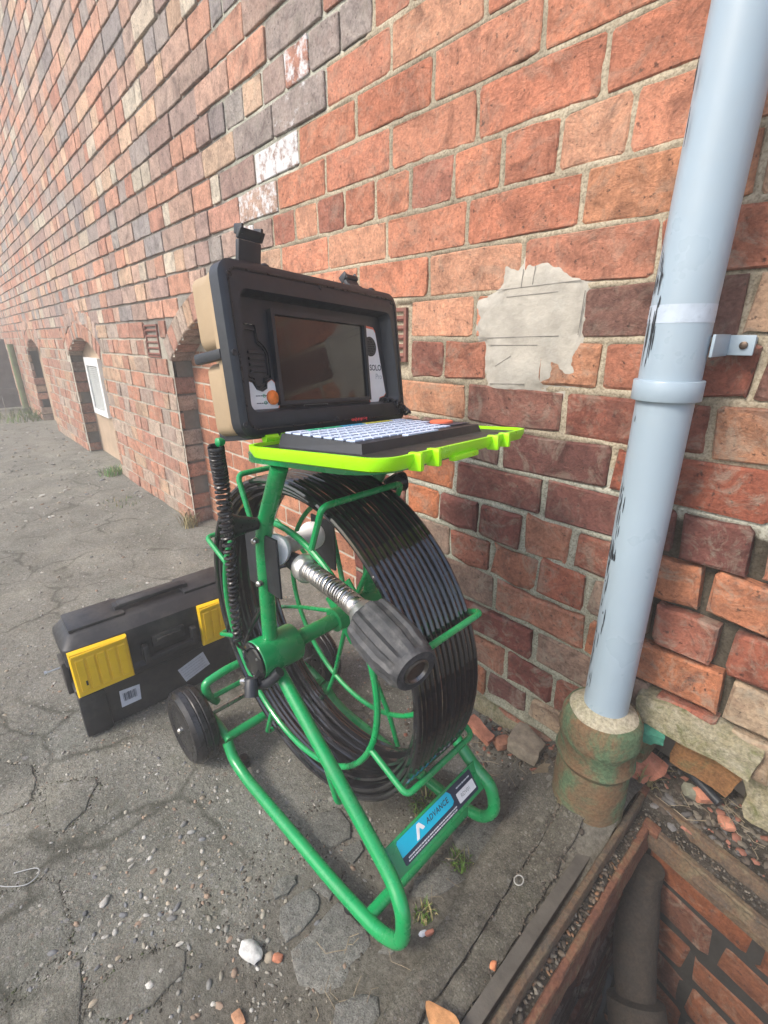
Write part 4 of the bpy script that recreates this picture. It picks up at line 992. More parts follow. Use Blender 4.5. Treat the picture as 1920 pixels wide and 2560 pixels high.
# head axes: monitor case and tray share them
w2 = Vector((-.1845, .9807, -.0642)).normalized(); hs = Vector((-.1656, .0333, .9856)).normalized(); ns = Vector((.9688, .1925, .1562)).normalized()
n2 = Vector((.9802, .1885, .0614)).normalized(); nt_ = Vector((-.0723, .0515, .996)).normalized()
Bp = Vector((-.609, -.3848, .7955)); Tp = Vector((-.6098, -.3803, .7865))
hp = Tp + n2 * .030 - nt_ * .0205
mk("head_plate", join(prism(rrect(.275, .285, .06, 6), hp + w2 * .010, n2, w2, nt_, -.016, -.001, .003)), GREEN, reel)
mk("plate_lug", lathe(M(.046, -.186, .796), -w2, [(0, .004), (.004, .006), (.010, .006), (.012, .003)], 14), GREEN, reel)
# spiral cord from the case to the axle
path = spline([M(.044, -.197, .790), M(.040, -.195, .768), M(.032, -.19, .74), M(.031, -.19, .68), M(.028, -.19, .60), M(.023, -.19, .54), M(.014, -.188, .462)], 30)
hel = []; turns = 46; N = turns * 12
for i in range(N + 1):
    f = i / N * (len(path) - 1); k = min(int(f), len(path) - 2); p = path[k].lerp(path[k + 1], f - k); t = (path[k + 1] - path[k]).normalized(); x, y = perp(t)
    an = 2 * PI * turns * i / N; rr = .0092 * (1 - .35 * sstep(.45, .75, i / N)); hel.append(p + (x * math.cos(an) + y * math.sin(an)) * rr)
hel += [Vector(p) for p in spline([hel[-1], M(.010, -.186, .445), M(-.005, -.172, .425), M(-.012, -.16, .405)], 5)[1:]]
mk("spiral_cord", tube(hel, .0025, 6), RUBBER, reel)

# ================================================================== MONITOR CASE
case = thing("monitor_case", tuple(Bp), "open control case with dark screen, keyboard and bright yellow green lid tray", "monitor")
def S(s, t, d=0.0): return Bp + w2 * s + hs * t + ns * d
CW, CHt = .372, .222; cS, cT = .004, .109
# rim profile bevelled: outer body and front rim with a recessed well
outer = rrect(CW, CHt, .022); 
inn = [(-.165, -.077), (.165, -.077), (.158, .076), (-.158, .076)]
o5 = rrect(CW - .012, CHt - .012, .018)
def quadring(n_per=6):
    out = []
    c_ = [(.158, .076), (-.158, .076), (-.165, -.077), (.165, -.077)]
    for (cx, cy), a0 in zip(c_, (0, 90, 180, 270)):
        r_ = .012; sx = math.copysign(1, cx); sy = math.copysign(1, cy)
        for k in range(n_per):
            a = R(a0 + 90 * k / (n_per - 1)); out.append((cx - sx * r_ + r_ * math.cos(a), cy - sy * r_ + r_ * math.sin(a)))
    return out
inner = quadring(); inner_deep = [(x * .97, y * .95) for x, y in inner]
cO = S(cS, cT)
V = []; m = len(outer)
for poly, d in ((outer, -.022), (outer, -.004), (o5, 0.0), ([(x * 1.012, y * 1.015) for x, y in inner], 0.0), (inner, -.003), (inner_deep, -.0200)):
    V += [cO + w2 * x + hs * y + ns * d for x, y in poly]
F = []
for l in range(5):
    for i in range(m): j = (i + 1) % m; F.append((l * m + i, l * m + j, (l + 1) * m + j, (l + 1) * m + i))
F.append(tuple(5 * m + i for i in range(m)))
rim = mk("screen_panel", (V, F), BLKPL, case, True, ang=40)
# seal groove round the rim
mk("rim_seal", frame_ring(rrect(CW - .020, CHt - .020, .016), rrect(CW - .0245, CHt - .0245, .0145), cO, w2, hs, ns, -.002, .0012), RUBBER, rim, False)
shell = mk("case_shell", join(prism(rrect(CW - .012, .096, .016), S(cS, .163), w2, hs, -ns, .034, .082, .012), frame_ring(rrect(CW - .010, CHt - .008, .020), rrect(CW - .024, CHt - .022, .016), cO, w2, hs, -ns, .0215, .036), prism(rrect(CW - .016, .098, .014), S(cS, .052), w2, hs, -ns, .034, .078, .010), prism(rrect(CW - .05, CHt - .06, .01), cO, w2, hs, -ns, .036, .07)), TAN, case)
mk("carry_handle", join(obox(S(cS - CW / 2 + .004, .108, -.052), ns, hs, w2, .060, .014, .012, .004)), BLKPL, case)
mk("base_seat", prism(rrect(CW - .04, .07, .01), S(cS, .008, -.055), w2, ns, -hs, -.004, .012), BLKPL, case, False)
for s, t in ((-.172, .2), (-.008, .206), (.172, .2045), (-.181, .107), (.183, .107), (-.180, .016), (-.002, .012), (.186, .012)):
    mk("panel_screw", lathe(S(s * .985 + .001, t, 0), ns, [(0, .0042), (.001, .0040), (.0012, .0026), (.0004, .0024), (.0004, .0005)], 12), BLKPL, rim)
def SP(s_, t_, d_=0.0): return S(s_ - .0095, t_ - .001, d_ + .0100)
# monitor hood and glass
hood_o = [(-.0935, .0405), (.1115, .0405), (.1155, .170), (-.0905, .170)]; hood_i = [(-.087, .046), (.1065, .046), (.1100, .163), (-.085, .163)]
mk("screen_hood", join(frame_ring(hood_o, hood_i, SP(0, 0), w2, hs, ns, -.0305, -.0205)), BLKPL, rim, False)
mk("screen_glass", prism(hood_i, SP(0, 0), w2, hs, ns, -.0296, -.0255), GLASS, rim, False)
# printed panels
def panel(poly, d0, mat, name, par=rim): return mk(name, prism(poly, SP(0, 0), w2, hs, ns, d0, d0 + .0006), mat, par, False)
def inset(poly, k):
    cx = sum(p[0] for p in poly) / len(poly); cy = sum(p[1] for p in poly) / len(poly); return [(cx + (x - cx) * k, cy + (y - cy) * k) for x, y in poly]
lp = [(-.149, .034), (-.093, .034), (-.0895, .038), (-.0925, .072), (-.0975, .0765), (-.105, .073), (-.109, .064), (-.118, .060), (-.128, .064), (-.134, .073), (-.1475, .077)]
panel(lp, -.0298, PINK, "label_border"); panel(inset(lp, .94), -.0292, WHITE, "left_label")
rp = [(.117, .0375), (.121, .030), (.138, .0285), (.142, .036), (.146, .0425), (.160, .045), (.1655, .050), (.1500, .158), (.145, .164), (.119, .166)]
panel(rp, -.0298, PINK, "label_border"); panel(inset(rp, .955), -.0292, WHITE, "right_label")
mk("speaker", join(lathe(SP(.131, .131, -.0288), ns, [(0, .0165), (.0012, .0165), (.0018, .0150)], 28)), BLKPL, rim)
mk("speaker_hole", join(*[lathe(SP(.131 + .0042 * i + .0021 * (j % 2), .131 + .0038 * j, -.0270), ns, [(0, .0014), (.0002, .0012)], 6) for i in range(-3, 3) for j in range(-3, 4) if (i + .5) ** 2 + j * j < 9.5]), simple("hole_black", (.002, .002, .002), .9), rim, False)
mk("lettering", text_vf("SOLO", .0140, SP(.1410, .095, -.0284), w2, hs, 0, .95, 0.0002, xs=.95), NAVY, rim, False)
mk("lettering", text_vf("Pro", .0135, SP(.1475, .080, -.0284), w2, hs, .15, .95, 0), simple("outline_grey", (.36, .40, .44), .5), rim, False)
mk("power_button", lathe(SP(-.1015, .0515, -.0288), ns, [(0, .010), (.003, .010), (.0045, .008), (.0048, .002)], 24), ORANGE, rim)
mk("fine_print", join(*[obox(SP(-.128 + .004 * k, v, -.0284), w2, hs, ns, .0032, .0012, .0004) for v in (.0545, .0445) for k in range(5)]), NAVY, rim, False)
mk("indicator", join(*[frame_ring([(.0025 * math.cos(i), .0025 * math.sin(i)) for i in [k * PI / 6 for k in range(12)]], [(.0017 * math.cos(i), .0017 * math.sin(i)) for i in [k * PI / 6 for k in range(12)]], SP(-.1155 + .001 * q, v, -.0286), w2, hs, ns, 0, .0004) for q, v in enumerate((.0545, .045))]), KEYG, rim, False)
# key-shaped moulded pocket with ridges
kp = [(-.141, .152), (-.139, .128), (-.147, .121), (-.146, .085), (-.138, .076), (-.130, .074), (-.127, .063), (-.118, .060), (-.1095, .064), (-.1085, .073), (-.0985, .077), (-.0975, .112), (-.104, .123), (-.114, .130), (-.116, .151)]
kp = [(x, y) for x, y in kp]
mk("key_pocket", join(frame_ring(kp, inset(kp, .93), SP(0, 0), w2, hs, ns, -.030, -.0265), frame_ring(inset(kp, .84), inset(kp, .79), SP(0, 0), w2, hs, ns, -.030, -.0275), *[obox(SP(-.1195, t, -.029), w2, hs, ns, .026, .004, .004, .001) for t in (.088, .096, .104, .112)]), BLKPL, rim, False)
mk("usb_socket", join(*[obox(SP(-.129 + q * .007, .1495 - .0003 * q, -.0285), w2, hs, ns, .0045, .0042, .002, .0005) for q in (-1, 0, 1)]), ALU, rim, False)
mk("slot_outline", frame_ring(rrect(.053, .0085, .002), rrect(.051, .0068, .0015), SP(-.016, .035, -.0296), w2, hs, ns, 0, .0006), simple("slot_grey", (.28, .28, .28), .5), rim, False)
rng = random.Random(8); mk("red_scrawl", join(*[obox(SP(.030 + .0034 * k, .0098 + rng.uniform(-.0006, .0008), .0005), (w2 * rng.uniform(.3, 1) + hs * rng.uniform(-1, 1)).normalized(), (hs * 1 + w2 * .2).normalized(), ns, rng.uniform(.002, .005), rng.uniform(.001, .0055), .0004) for k in range(12)]), REDP, rim, False)
# latches standing up on the top edge
def latch(s, w_, h_, lean, tall):
    c = S(s, .218, -.010); a = w2; b_ = (hs * math.cos(lean) - ns * math.sin(lean)).normalized(); n_ = a.cross(b_)
    return join(obox(c + b_ * h_ * .35, a, b_, n_, w_, h_ * .7, .007, .002), obox(c + b_ * h_ * .86 + n_ * .004, a, (b_ + n_ * .5).normalized(), n_, w_ * 1.08, h_ * .34, .006, .002), lathe(c - a * w_ * .5, a, [(0, .006), (w_, .006)], 12),
                obox(c + b_ * h_ * .98 - a * w_ * .42, a, b_, n_, w_ * .12, .012, .016, .002), obox(c + b_ * h_ * .98 + a * w_ * .42, a, b_, n_, w_ * .12, .012, .016, .002))
mk("latch", latch(-.128, .036, .040, -.25, 1), BLKPL, case); mk("latch", latch(.083, .030, .020, .5, 0), BLKPL, case)
for s in (-.100, .130): mk("latch_boss", lathe(S(s, .219, -.012), hs, [(-.004, .007), (.003, .007), (.006, .004)], 14), BLKPL, case)
# short coiled lead inside the panel's lower corner
pth = spline([S(.134, .036, -.012), S(.158, .030, -.004), S(.172, .020, .004), S(.188, .010, .004)], 12); hel = []
for i in range(121):
    f = i / 120 * (len(pth) - 1); k = min(int(f), len(pth) - 2); p = pth[k].lerp(pth[k + 1], f - k); x, y = perp(pth[k + 1] - pth[k]); an = 2 * PI * 7 * i / 120; hel.append(p + (x * math.cos(an) + y * math.sin(an)) * .0055)
mk("screen_lead", tube(hel, .0022, 6), RUBBER, case)
# lid folded down as a tray
def Tt(s, u, d=0.0): return Tp + w2 * s + n2 * u + nt_ * d
TW, TL = .394, .236; tc = Tt(.003, TL / 2 - .002)
ro = rrect(TL, TW, .030); ri = rrect(TL - .010, TW - .010, .026)
V = []; m = len(ro)
for poly, d in ((rrect(TL - .024, TW - .024, .026), -.0180), (rrect(TL - .008, TW - .008, .029), -.0150), (ro, -.006), (ro, 0.0), (ri, 0.0), (ri, -.012)):
    V += [tc + n2 * x + w2 * y + nt_ * d for x, y in poly]
F = [tuple(range(m - 1, -1, -1))]
for l in range(5):
    for i in range(m): j = (i + 1) % m; F.append((l * m + i, l * m + j, (l + 1) * m + j, (l + 1) * m + i))
F.append(tuple(5 * m + i for i in range(m)))
tray = mk("lid_tray", (V, F), NEON, case, True, ang=30)
for s in (-.138, -.100, .060, .098): mk("latch_rib", obox(Tt(s, TL - .002, -.009), w2, n2, nt_, .008, .018, .021, .003), NEON, tray)
mk("lip_step", obox(Tt(-.02, TL - .005, -.017), w2, n2, nt_, .066, .010, .008, .003), NEON, tray)
for s in (-.140, -.112): mk("hinge_knuckle", lathe(Tt(s - .011, -.004, .004), w2, [(0, .0058), (.022, .0058)], 12), NEON, tray)
mk("tray_liner", prism(rrect(TL - .012, TW - .012, .025), tc, n2, w2, nt_, -.0118, -.0045), simple("liner_dark", (.020, .024, .024), .45), case, False)
# keyboard: wedge body and individual keys
K0, K1, KU0, KU1 = -.153, .153, .026, .170
kd = lambda u: .0125 - .0055 * (u - KU0) / (KU1 - KU0)
V = []
for u, ins in ((KU0, .004), (KU1, .004)):
    for s_ in (K0, K1):
        V += [Tt(s_, u, -.0045), Tt(s_ + math.copysign(ins, -s_), u + (ins if u < .1 else -ins), kd(u))]
F = [(0, 1, 3, 2), (4, 6, 7, 5), (0, 4, 5, 1), (2, 3, 7, 6), (1, 5, 7, 3), (0, 2, 6, 4)]
kb = mk("keyboard", (V, F), BLKPL, case, False)
def keyrow(u, du_, s0, s1, n, mats):
    for k in range(n):
        a = s0 + (s1 - s0) * k / n; b = s0 + (s1 - s0) * (k + 1) / n
        mt = mats(k / n)
        mk("key", obox(Tt((a + b) / 2, u, kd(u) + .0009), w2, n2, nt_, (b - a) * .86, du_ * .82, .0022, .0006), mt, kb, False)
kc = lambda f: KEYW if f < .12 else (KEYG if f < .36 else (KEYB if f < .60 else (KEYY if f < .85 else KEYW)))
keyrow(.036, .013, -.145, .120, 15, kc)
for q in range(6): keyrow(.052 + .0185 * q, .0175, -.145, .085 if q > 2 else .118, 13 if q > 2 else 15, lambda f: KEYW)
keyrow(.052 + .0185 * 5.9, .012, -.06, .03, 1, lambda f: KEYW)
mk("joystick_pad", obox(Tt(.118, .115, kd(.115) + .0004), w2, n2, nt_, .052, .075, .001), NAVY, kb, False)
mk("joystick", lathe(Tt(.118, .115, kd(.115)), nt_, [(0, .019), (.004, .019), (.0055, .015), (.006, .006)], 24), KEYR, kb)

# ================================================================== CAMERA HEAD (skid)
def dep(x, y, d): return CAMP + (r2 * (x - 960) - u2 * (y - 1280) + fw * 1192) * (d / 1192)
h0 = Vector((-0.5706, -0.4436, 0.5666)); h1 = Vector((-0.3627, -0.5072, 0.6513))
def nearer(p, k): return CAMP + (Vector(p) - CAMP) * k
sk = [nearer(p, k * .985) for p, k in (((-0.6595, -0.4606, 0.5684), 1.0), ((-0.6252, -0.4629, 0.5726), .99), ((-0.6004, -0.4651, 0.5737), .98), ((-0.5614, -0.4687, 0.5743), .968), ((-0.5080, -0.4737, 0.5751), .96), ((-0.4595, -0.4789, 0.5731), .96), ((-0.4412, -0.4810, 0.5715), .96), ((-0.4253, -0.4831, 0.5691), .96), ((-0.3228, -0.4968, 0.5523), .96))]
ch_ = thing("camera_head", tuple(sk[0]), "camera probe with steel spring and ridged black rubber nose hanging out of the reel", "probe")
mk("cable_socket", lathe(sk[0], sk[2] - sk[0], [(-.012, .006), (-.010, .011), (.0, .0140), (.030, .0155), (.046, .0155), (.048, .010)], 24), BLKPL, ch_)
d0 = (sk[3] - sk[2]).normalized()
mk("steel_collar", lathe(sk[2], d0, [(-.016, .017), (-.015, .0225), (-.001, .0230), (.003, .0205), (.006, .0180)], 32), ALU, ch_)
sp = spline([sk[2] + d0 * .002, sk[3], sk[4], sk[5], sk[6]], 30)
hel = []; Ls = len(sp) - 1; turns = 44; N = turns * 14
for i in range(N + 1):
    u = i / N; v = u
    # close coils in the middle, stretched at both ends
    v = u + .020 * math.sin(2 * PI * u * 2.0); v = min(1, max(0, v))
    f = v * Ls; k = min(int(f), Ls - 1); p = sp[k].lerp(sp[k + 1], f - k); x, y = perp(sp[min(Ls, k + 2)] - sp[max(0, k - 1)])
    an = 2 * PI * turns * u; hel.append(p + (x * math.cos(an) + y * math.sin(an)) * .0138)
mk("spring", tube(hel, .00165, 6), STEEL, ch_)
mk("spring_core", tube(sp, .0115, 12), RUBBER, ch_)
ga = (sk[8] - sk[7]).normalized(); gL = (sk[8] - sk[7]).length
mk("end_cap", lathe(sk[7] - ga * .022, ga, [(0, .014), (.001, .0175), (.008, .0205), (.018, .0265), (.024, .0290)], 32), ALU, ch_)
ridge = lambda an, h: 1 + (.0 if h > gL - .008 else .055) * (1 if math.cos(9 * an) > .1 else -1) * min(1, abs(math.cos(9 * an)) * 3) * (0 if h < .004 else 1)
nose = mk("ridged_nose", lathe(sk[7] - ga * .002, ga, [(0, .0285), (.004, .0325), (.010, .0340), (.030, .0350), (.065, .0345), (gL - .026, .0325), (gL - .010, .0305), (gL - .006, .0298), (gL + .001, .0270), (gL + .001, .0175), (gL - .006, .0160)], 108, ridge), RIDGE, ch_, True, ang=28)
mk("lens_ring", lathe(sk[8], ga, [(-.010, .0170), (.0005, .0172), (.0015, .0150), (-.002, .0130), (-.003, .002)], 32), simple("dark_steel", (.16, .15, .14), .35, .9, .2, 60), nose)

# ================================================================== TOOLBOX
tb = thing("toolbox", (-1.24, -.55, 0), "black plastic toolbox with two yellow latches on the ground behind the reel", "toolbox")
TX0, TX1, TY0, TY1 = -1.325, -1.172, -.772, -.335
def tbox(z0, z1, x0, x1, x0b, x1b, y0, y1, y0b, y1b):
    V = [(x0, y0, z0), (x1, y0, z0), (x1, y1, z0), (x0, y1, z0), (x0b, y0b, z1), (x1b, y0b, z1), (x1b, y1b, z1), (x0b, y1b, z1)]
    return V, [(3, 2, 1, 0), (4, 5, 6, 7), (0, 1, 5, 4), (1, 2, 6, 5), (2, 3, 7, 6), (3, 0, 4, 7)]
def rloft(rings):
    """stack of rounded rectangles (z, x0, x1, y0, y1, r)"""
    V, F = [], []
    for z, x0, x1, y0, y1, r in rings:
        for a, b in rrect(x1 - x0, y1 - y0, r, 4): V.append(((x0 + x1) / 2 + a, (y0 + y1) / 2 + b, z))
    m = len(rrect(1, 1, .1, 4))
    for l in range(len(rings) - 1):
        for i in range(m): j = (i + 1) % m; F.append((l * m + i, l * m + j, (l + 1) * m + j, (l + 1) * m + i))
    F.append(tuple(range(m - 1, -1, -1))); F.append(tuple((len(rings) - 1) * m + i for i in range(m))); return V, F
G0 = .004
mk("body", rloft([(G0, TX0 + .02, TX1 - .006, TY0 + .012, TY1 - .012, .012), (.12, TX0 + .008, TX1, TY0 + .003, TY1 - .003, .014), (.126, TX0 + .006, TX1 + .006, TY0, TY1, .014), (.140, TX0 + .006, TX1 + .006, TY0, TY1, .014), (.150, TX0 + .010, TX1 - .006, TY0 + .006, TY1 - .006, .014), (.205, TX0 + .010, TX1 - .010, TY0 + .006, TY1 - .006, .014)]), BOXPL, tb)
for y in (TY0 + .030, TY1 - .030): mk("corner_foot", wbox(TX1 - .020, TX1 + .004, y - .030, y + .030, .0, .120, .008), BOXPL, tb)
mk("lid", rloft([(.206, TX0, TX1 + .002, TY0 - .002, TY1 + .002, .016), (.240, TX0, TX1 + .004, TY0 - .004, TY1 + .004, .018), (.252, TX0 + .002, TX1 + .001, TY0 - .002, TY1 + .002, .018), (.272, TX0 + .012, TX1 - .024, TY0 + .016, TY1 - .016, .020), (.276, TX0 + .018, TX1 - .034, TY0 + .024, TY1 - .024, .020)]), BOXPL, tb)
for a, b in ((TY0 + .02, TY0 + .145), (TY1 - .145, TY1 - .02)): mk("lid_panel", wbox(TX0 + .02, TX1 - .036, a, b, .274, .283, .004), BOXPL, tb)
mk("lid_handle", join(wbox(-1.262, -1.232, -.635, -.47, .284, .296, .005), wbox(-1.262, -1.232, -.645, -.63, .274, .294, .004), wbox(-1.262, -1.232, -.475, -.46, .274, .294, .004)), BOXPL, tb)
for a in (TY0 + .003, TY0 + .304):
    b = a + .124; L = mk("latch", prism([(0, 0), (.124, 0), (.124, .118), (0, .122)], (TX1 + .004, a, .130), (0, 1, 0), (0, 0, 1), (1, 0, 0), 0, .014, .004), YELLOW, tb)
    for k in range(5): mk("latch_rib", prism([(0, 0), (.017, 0), (.017, .088), (0, .088)], (TX1 + .017, a + .010 + k * .0222, .144), (0, 1, 0), (0, 0, 1), (1, 0, 0), 0, .0035, .0028), YELLOW, L)
    mk("latch_hinge", wbox(TX1 + .016, TX1 + .021, a + .004, b - .004, .238, .246, .002), YELLOW, L)
mk("latch_slot", wbox(TX1 + .0185, TX1 + .0215, -.748, -.744, .160, .172), simple("slot_black", (.01, .01, .01), .8), tb, False)
hd = mk("front_handle", join(wbox(TX1 + .004, TX1 + .022, -.617, -.481, .150, .166, .004), wbox(TX1 + .000, TX1 + .022, -.617, -.603, .150, .200, .004), wbox(TX1 + .000, TX1 + .022, -.495, -.481, .150, .200, .004)), BOXPL, tb)
mk("catch_plate", join(wbox(TX1 - .004, TX1 + .010, -.590, -.508, .182, .214, .004), wbox(TX1 + .006, TX1 + .014, -.580, -.518, .196, .205, .002)), BOXPL, tb)
s1 = mk("barcode_label", prism([(.085, .043), (.1315, .043), (.1345, .0885), (.087, .0925)], (TX1 - .0005, TY0, 0), (0, 1, 0), (0, 0, 1), (1, 0, -.01), 0, .001), STICK, tb, False)
rng = random.Random(3); bars = []; y = .093
while y < .124:
    w_ = rng.choice((.0006, .001, .0016)); bars.append(wbox(TX1 + .0006, TX1 + .0011, TY0 + y, TY0 + y + w_, .058, .082)); y += w_ + rng.choice((.0007, .0012, .0018))
mk("barcode", join(*bars), NAVY, s1, False)
s2 = mk("text_label", prism([(.247, .032), (.318, .055), (.304, .103), (.231, .079)], (TX1 - .0005, TY0, 0), (0, 1, 0), (0, 0, 1), (1, 0, -.01), 0, .001), STICK, tb, False)
dv = Vector((0, .071, .023)).normalized(); dn_ = Vector((0, -.016, .047)).normalized(); dash = []
for row in range(5):
    u = .006
    while u < .066:
        L = rng.uniform(.002, .007); dash.append(obox(Vector((TX1 + .0008, TY0 + .247, .032)) + dv * (u + L / 2) + dn_ * (.008 + row * .0085), (1, 0, 0), dv, dn_, .0006, L, .0012)); u += L + .0016
mk("fine_print", join(*dash), simple("print_grey", (.33, .36, .44), .6), s2, False)
pin = tube([(-1.25, -.76, .172), (-1.25, -.812, .172)], .0022, 8)
mk("metal_pin", join(pin, lathe((-1.25, -.812, .172), (0, -1, 0), [(-.002, .005), (.004, .005)], 10)), STEEL, tb)
mk("side_clip", wbox(-1.27, -1.215, -.782, -.770, .11, .20, .003), simple("dusty_plastic", (.05, .045, .04), .7, 0, .3, 40), tb)

# ================================================================== LOOSE THINGS ON THE GROUND
def loose(name, vf, col, label, cat, group=None, mat=STONE, smooth=True):
    v, f = vf; c = sum((Vector(p) for p in v), Vector()) / len(v); c.z = min(p[2] for p in v)
    o = mk(name, (v, f), mat, None, smooth, col, 40, loc=c); return tag(o, label, cat, group)
rng = random.Random(17)
G = lambda x, y, h=0.0: (x, y, gz(x, y) + h)
loose("pebble", rock(G(-.499, -.683, .006), .0205, .0135, .0095, rng, 3, .24, .35), (.50, .50, .48), "large white pebble on the ground in front of the reel", "stone")
loose("brick_chip", rock(G(-.463, -.655, .003), .008, .006, .004, rng, 2, .4), (.42, .17, .10), "small red brick chip beside the front flagstone", "brick chip")
loose("brick_chip", rock(G(-.437, -.735, .003), .011, .007, .004, rng, 2, .4), (.45, .24, .14), "pale orange brick chip nearest the bottom edge of the ground", "brick chip")
loose("stone_chip", rock(G(-.318, -.474, .003), .0075, .0045, .004, rng, 2, .3, 1.2), (.58, .60, .64), "white stone chip next to the front bend of the green frame", "stone")
loose("brick_chip", rock(G(-.311, -.466, .003), .0075, .0032, .003, rng, 2, .35, 1.2), (.50, .20, .14), "thin pink brick sliver beside the white chip by the frame", "brick chip")
loose("stone_chip", rock(G(-.193, -.416, .012), .015, .0055, .005, rng, 2, .3, 2.0), (.36, .37, .36), "flat grey stone sliver lying on the board beside the iron frame", "stone")
loose("brick_chip", rock(G(-.212, -.436, .006), .006, .0045, .004, rng, 2, .4), (.55, .21, .10), "bright orange brick chip on the concrete strip", "brick chip")
loose("brick_fragment", fstone(-.535, -.465, -.105, -.075, .050, .070, 22, STONE, .25, .007), (.40, .17, .11), "orange brick flake with rough edge lying behind the reel", "brick piece")
loose("brick_fragment", fstone(-.232, -.166, .012, .052, .085, .150, 33, STONE, .5, .010), (.42, .17, .11), "largest pink broken brick with a dark face, leaning by the frame corner", "brick piece")
loose("brick_fragment", rock((-.085, .055, .108), .020, .013, .011, rng, 2, .4), (.44, .19, .12), "pink brick lump in the dirt between frame and wall", "brick piece")
loose("brick_fragment", rock((-.042, .030, .098), .013, .010, .007, rng, 2, .4), (.45, .20, .13), "round pale red brick lump farthest right in the dirt strip", "brick piece")
loose("stone_lump", rock((-.105, .046, .106), .013, .014, .011, rng, 2, .4), (.20, .20, .15), "mossy grey stone beside the pink brick lump in the dirt", "stone")
loose("stone_lump", rock(G(-.225, -.018, .012), .022, .016, .016, rng, 2, .4), (.24, .15, .075), "rusty brown stone wedged between clay collar and frame corner", "stone")
loose("stone_lump", fstone(-.43, -.36, -.085, -.03, .055, .090, 41, STONE, .1, .010), (.22, .185, .14), "grey brown stone lying left of the clay collar", "stone")
loose("stone_lump", fstone(-.345, -.30, -.115, -.072, .05, .085, 42, STONE, -.3, .009), (.24, .195, .13), "pale stone tucked against the clay collar base", "stone")
loose("brick_fragment", rock(G(-.452, -.062, .012), .020, .014, .012, rng, 2, .4), (.34, .16, .10), "small brown brick piece in the rubble by the wall foot", "brick piece")
loose("moss_scrap", rock((-.176, -.022, .240), .020, .012, .012, rng, 3, .45, .3), (.05, .22, .15), "crumpled teal green scrap caught between clay collar and footing stone", "moss")
tubeo = mk("plastic_offcut", tube([(-.130, .075, .128), (-.060, .045, .118)], .0085, 14), BLKPL, None, loc=(-.1, .06, .11)); tag(tubeo, "short black plastic tube end lying in the dirt by the wall", "pipe offcut")
leafp = spline([(-0.244, -0.548, 0), (-0.226, -0.534, 0), (-0.208, -0.530, 0), (-0.194, -0.538, 0), (-0.202, -0.554, 0), (-0.222, -0.560, 0)], 4, True)
lv_ = []; 
for h_ in (0, 1):
    for p in leafp: lv_.append((p.x, p.y, .083 + .006 * math.sin(p.x * 90) + h_ * .0012))
n = len(leafp); lf = [tuple(range(n - 1, -1, -1)), tuple(range(n, 2 * n))] + [(i, (i + 1) % n, n + (i + 1) % n, n + i) for i in range(n)]
loose("dead_leaf", (lv_, lf), (.46, .23, .10), "curled orange brown leaf at the bottom edge over the iron frame", "leaf")
ringo = mk("wire_ring", tube([(-.250 + .007 * math.cos(t * PI / 10), -.312 + .009 * math.sin(t * PI / 10), gz(-.25, -.312) + .020) for t in range(20)], .0011, 6, closed=True), simple("pale_ring", (.33, .33, .31), .5), None, loc=(-.25, -.312, .06)); tag(ringo, "tiny pale plastic ring lying on the concrete strip", "ring")
foil = mk("clear_strip", tube(spline([G(-.905, -.950, .003), G(-.885, -.918, .006), G(-.866, -.916, .008), G(-.862, -.935, .006), G(-.885, -.962, .003), G(-.91, -.985, .003)], 6), .0009, 6), simple("cloudy_plastic", (.33, .34, .34), .3), None, loc=(-.88, -.945, 0)); tag(foil, "curl of clear plastic strip on the slab at the left edge", "plastic strip")

# grass tufts and weeds
def tuft(x, y, n, hgt, spread, label, seed, col=(.11, .20, .035)):
    rng = random.Random(seed); V, F, C = [], [], []
    for k in range(n):
        a = rng.uniform(0, 2 * PI); rr = spread * math.sqrt(rng.random()); bx, by = x + rr * math.cos(a), y + rr * math.sin(a); h = hgt * rng.uniform(.4, 1.1); w = rng.uniform(.0008, .0022) * (hgt / .03) ** .5
        lx, ly = rng.gauss(0, .5) * h, rng.gauss(0, .5) * h; b0 = Vector((bx, by, gz(bx, by) - .002)); sx = Vector((math.cos(a + 1.5), math.sin(a + 1.5), 0)) * w
        n0 = len(V); mid = b0 + Vector((lx * .35, ly * .35, h * .65)); tip = b0 + Vector((lx, ly, h))
        V += [b0 - sx, b0 + sx, mid + sx * .9, mid - sx * .9, tip]; F += [(n0, n0 + 1, n0 + 2, n0 + 3), (n0 + 3, n0 + 2, n0 + 4)]
        q = rng.uniform(.6, 1.3); dry = rng.random() < .25; c = (.30 * q, .26 * q, .12 * q) if dry else tuple(v * q for v in col); C += [c] * 5
    return tag(mk("grass_tuft", (V, F), GRASS, None, False, C, loc=(x, y, gz(x, y))), label, "weed")
tuft(-.488, -.292, 90, .026, .034, "grass tuft on the ground under the reel behind the front plate", 1)
tuft(-.352, -.338, 80, .022, .022, "small green weed below the front plate of the green frame", 2)
tuft(-.338, -.448, 70, .020, .018, "green weed beside the front bend of the frame", 3)
tuft(-.360, -.500, 60, .012, .022, "low moss tuft in the joint in front of the frame", 4, (.10, .14, .03))
tuft(-3.80, -.055, 160, .060, .10, "bright green grass clump at the foot of the wall up the lane", 5, (.08, .22, .03))
tuft(-3.05, -.20, 60, .030, .12, "thin scattered grass on the lane before the wall pier", 6, (.10, .17, .05))
tuft(-7.3, -.12, 260, .14, .35, "overgrown green weeds by the wall at the lane's far end", 7, (.10, .17, .04))
tuft(-2.42, -.03, 70, .085, .045, "dry straw coloured grass at the corner of the arch pier", 8, (.26, .22, .11))
tuft(-.180, .028, 60, .055, .020, "dry roots and grass behind the clay collar", 9, (.20, .17, .09))

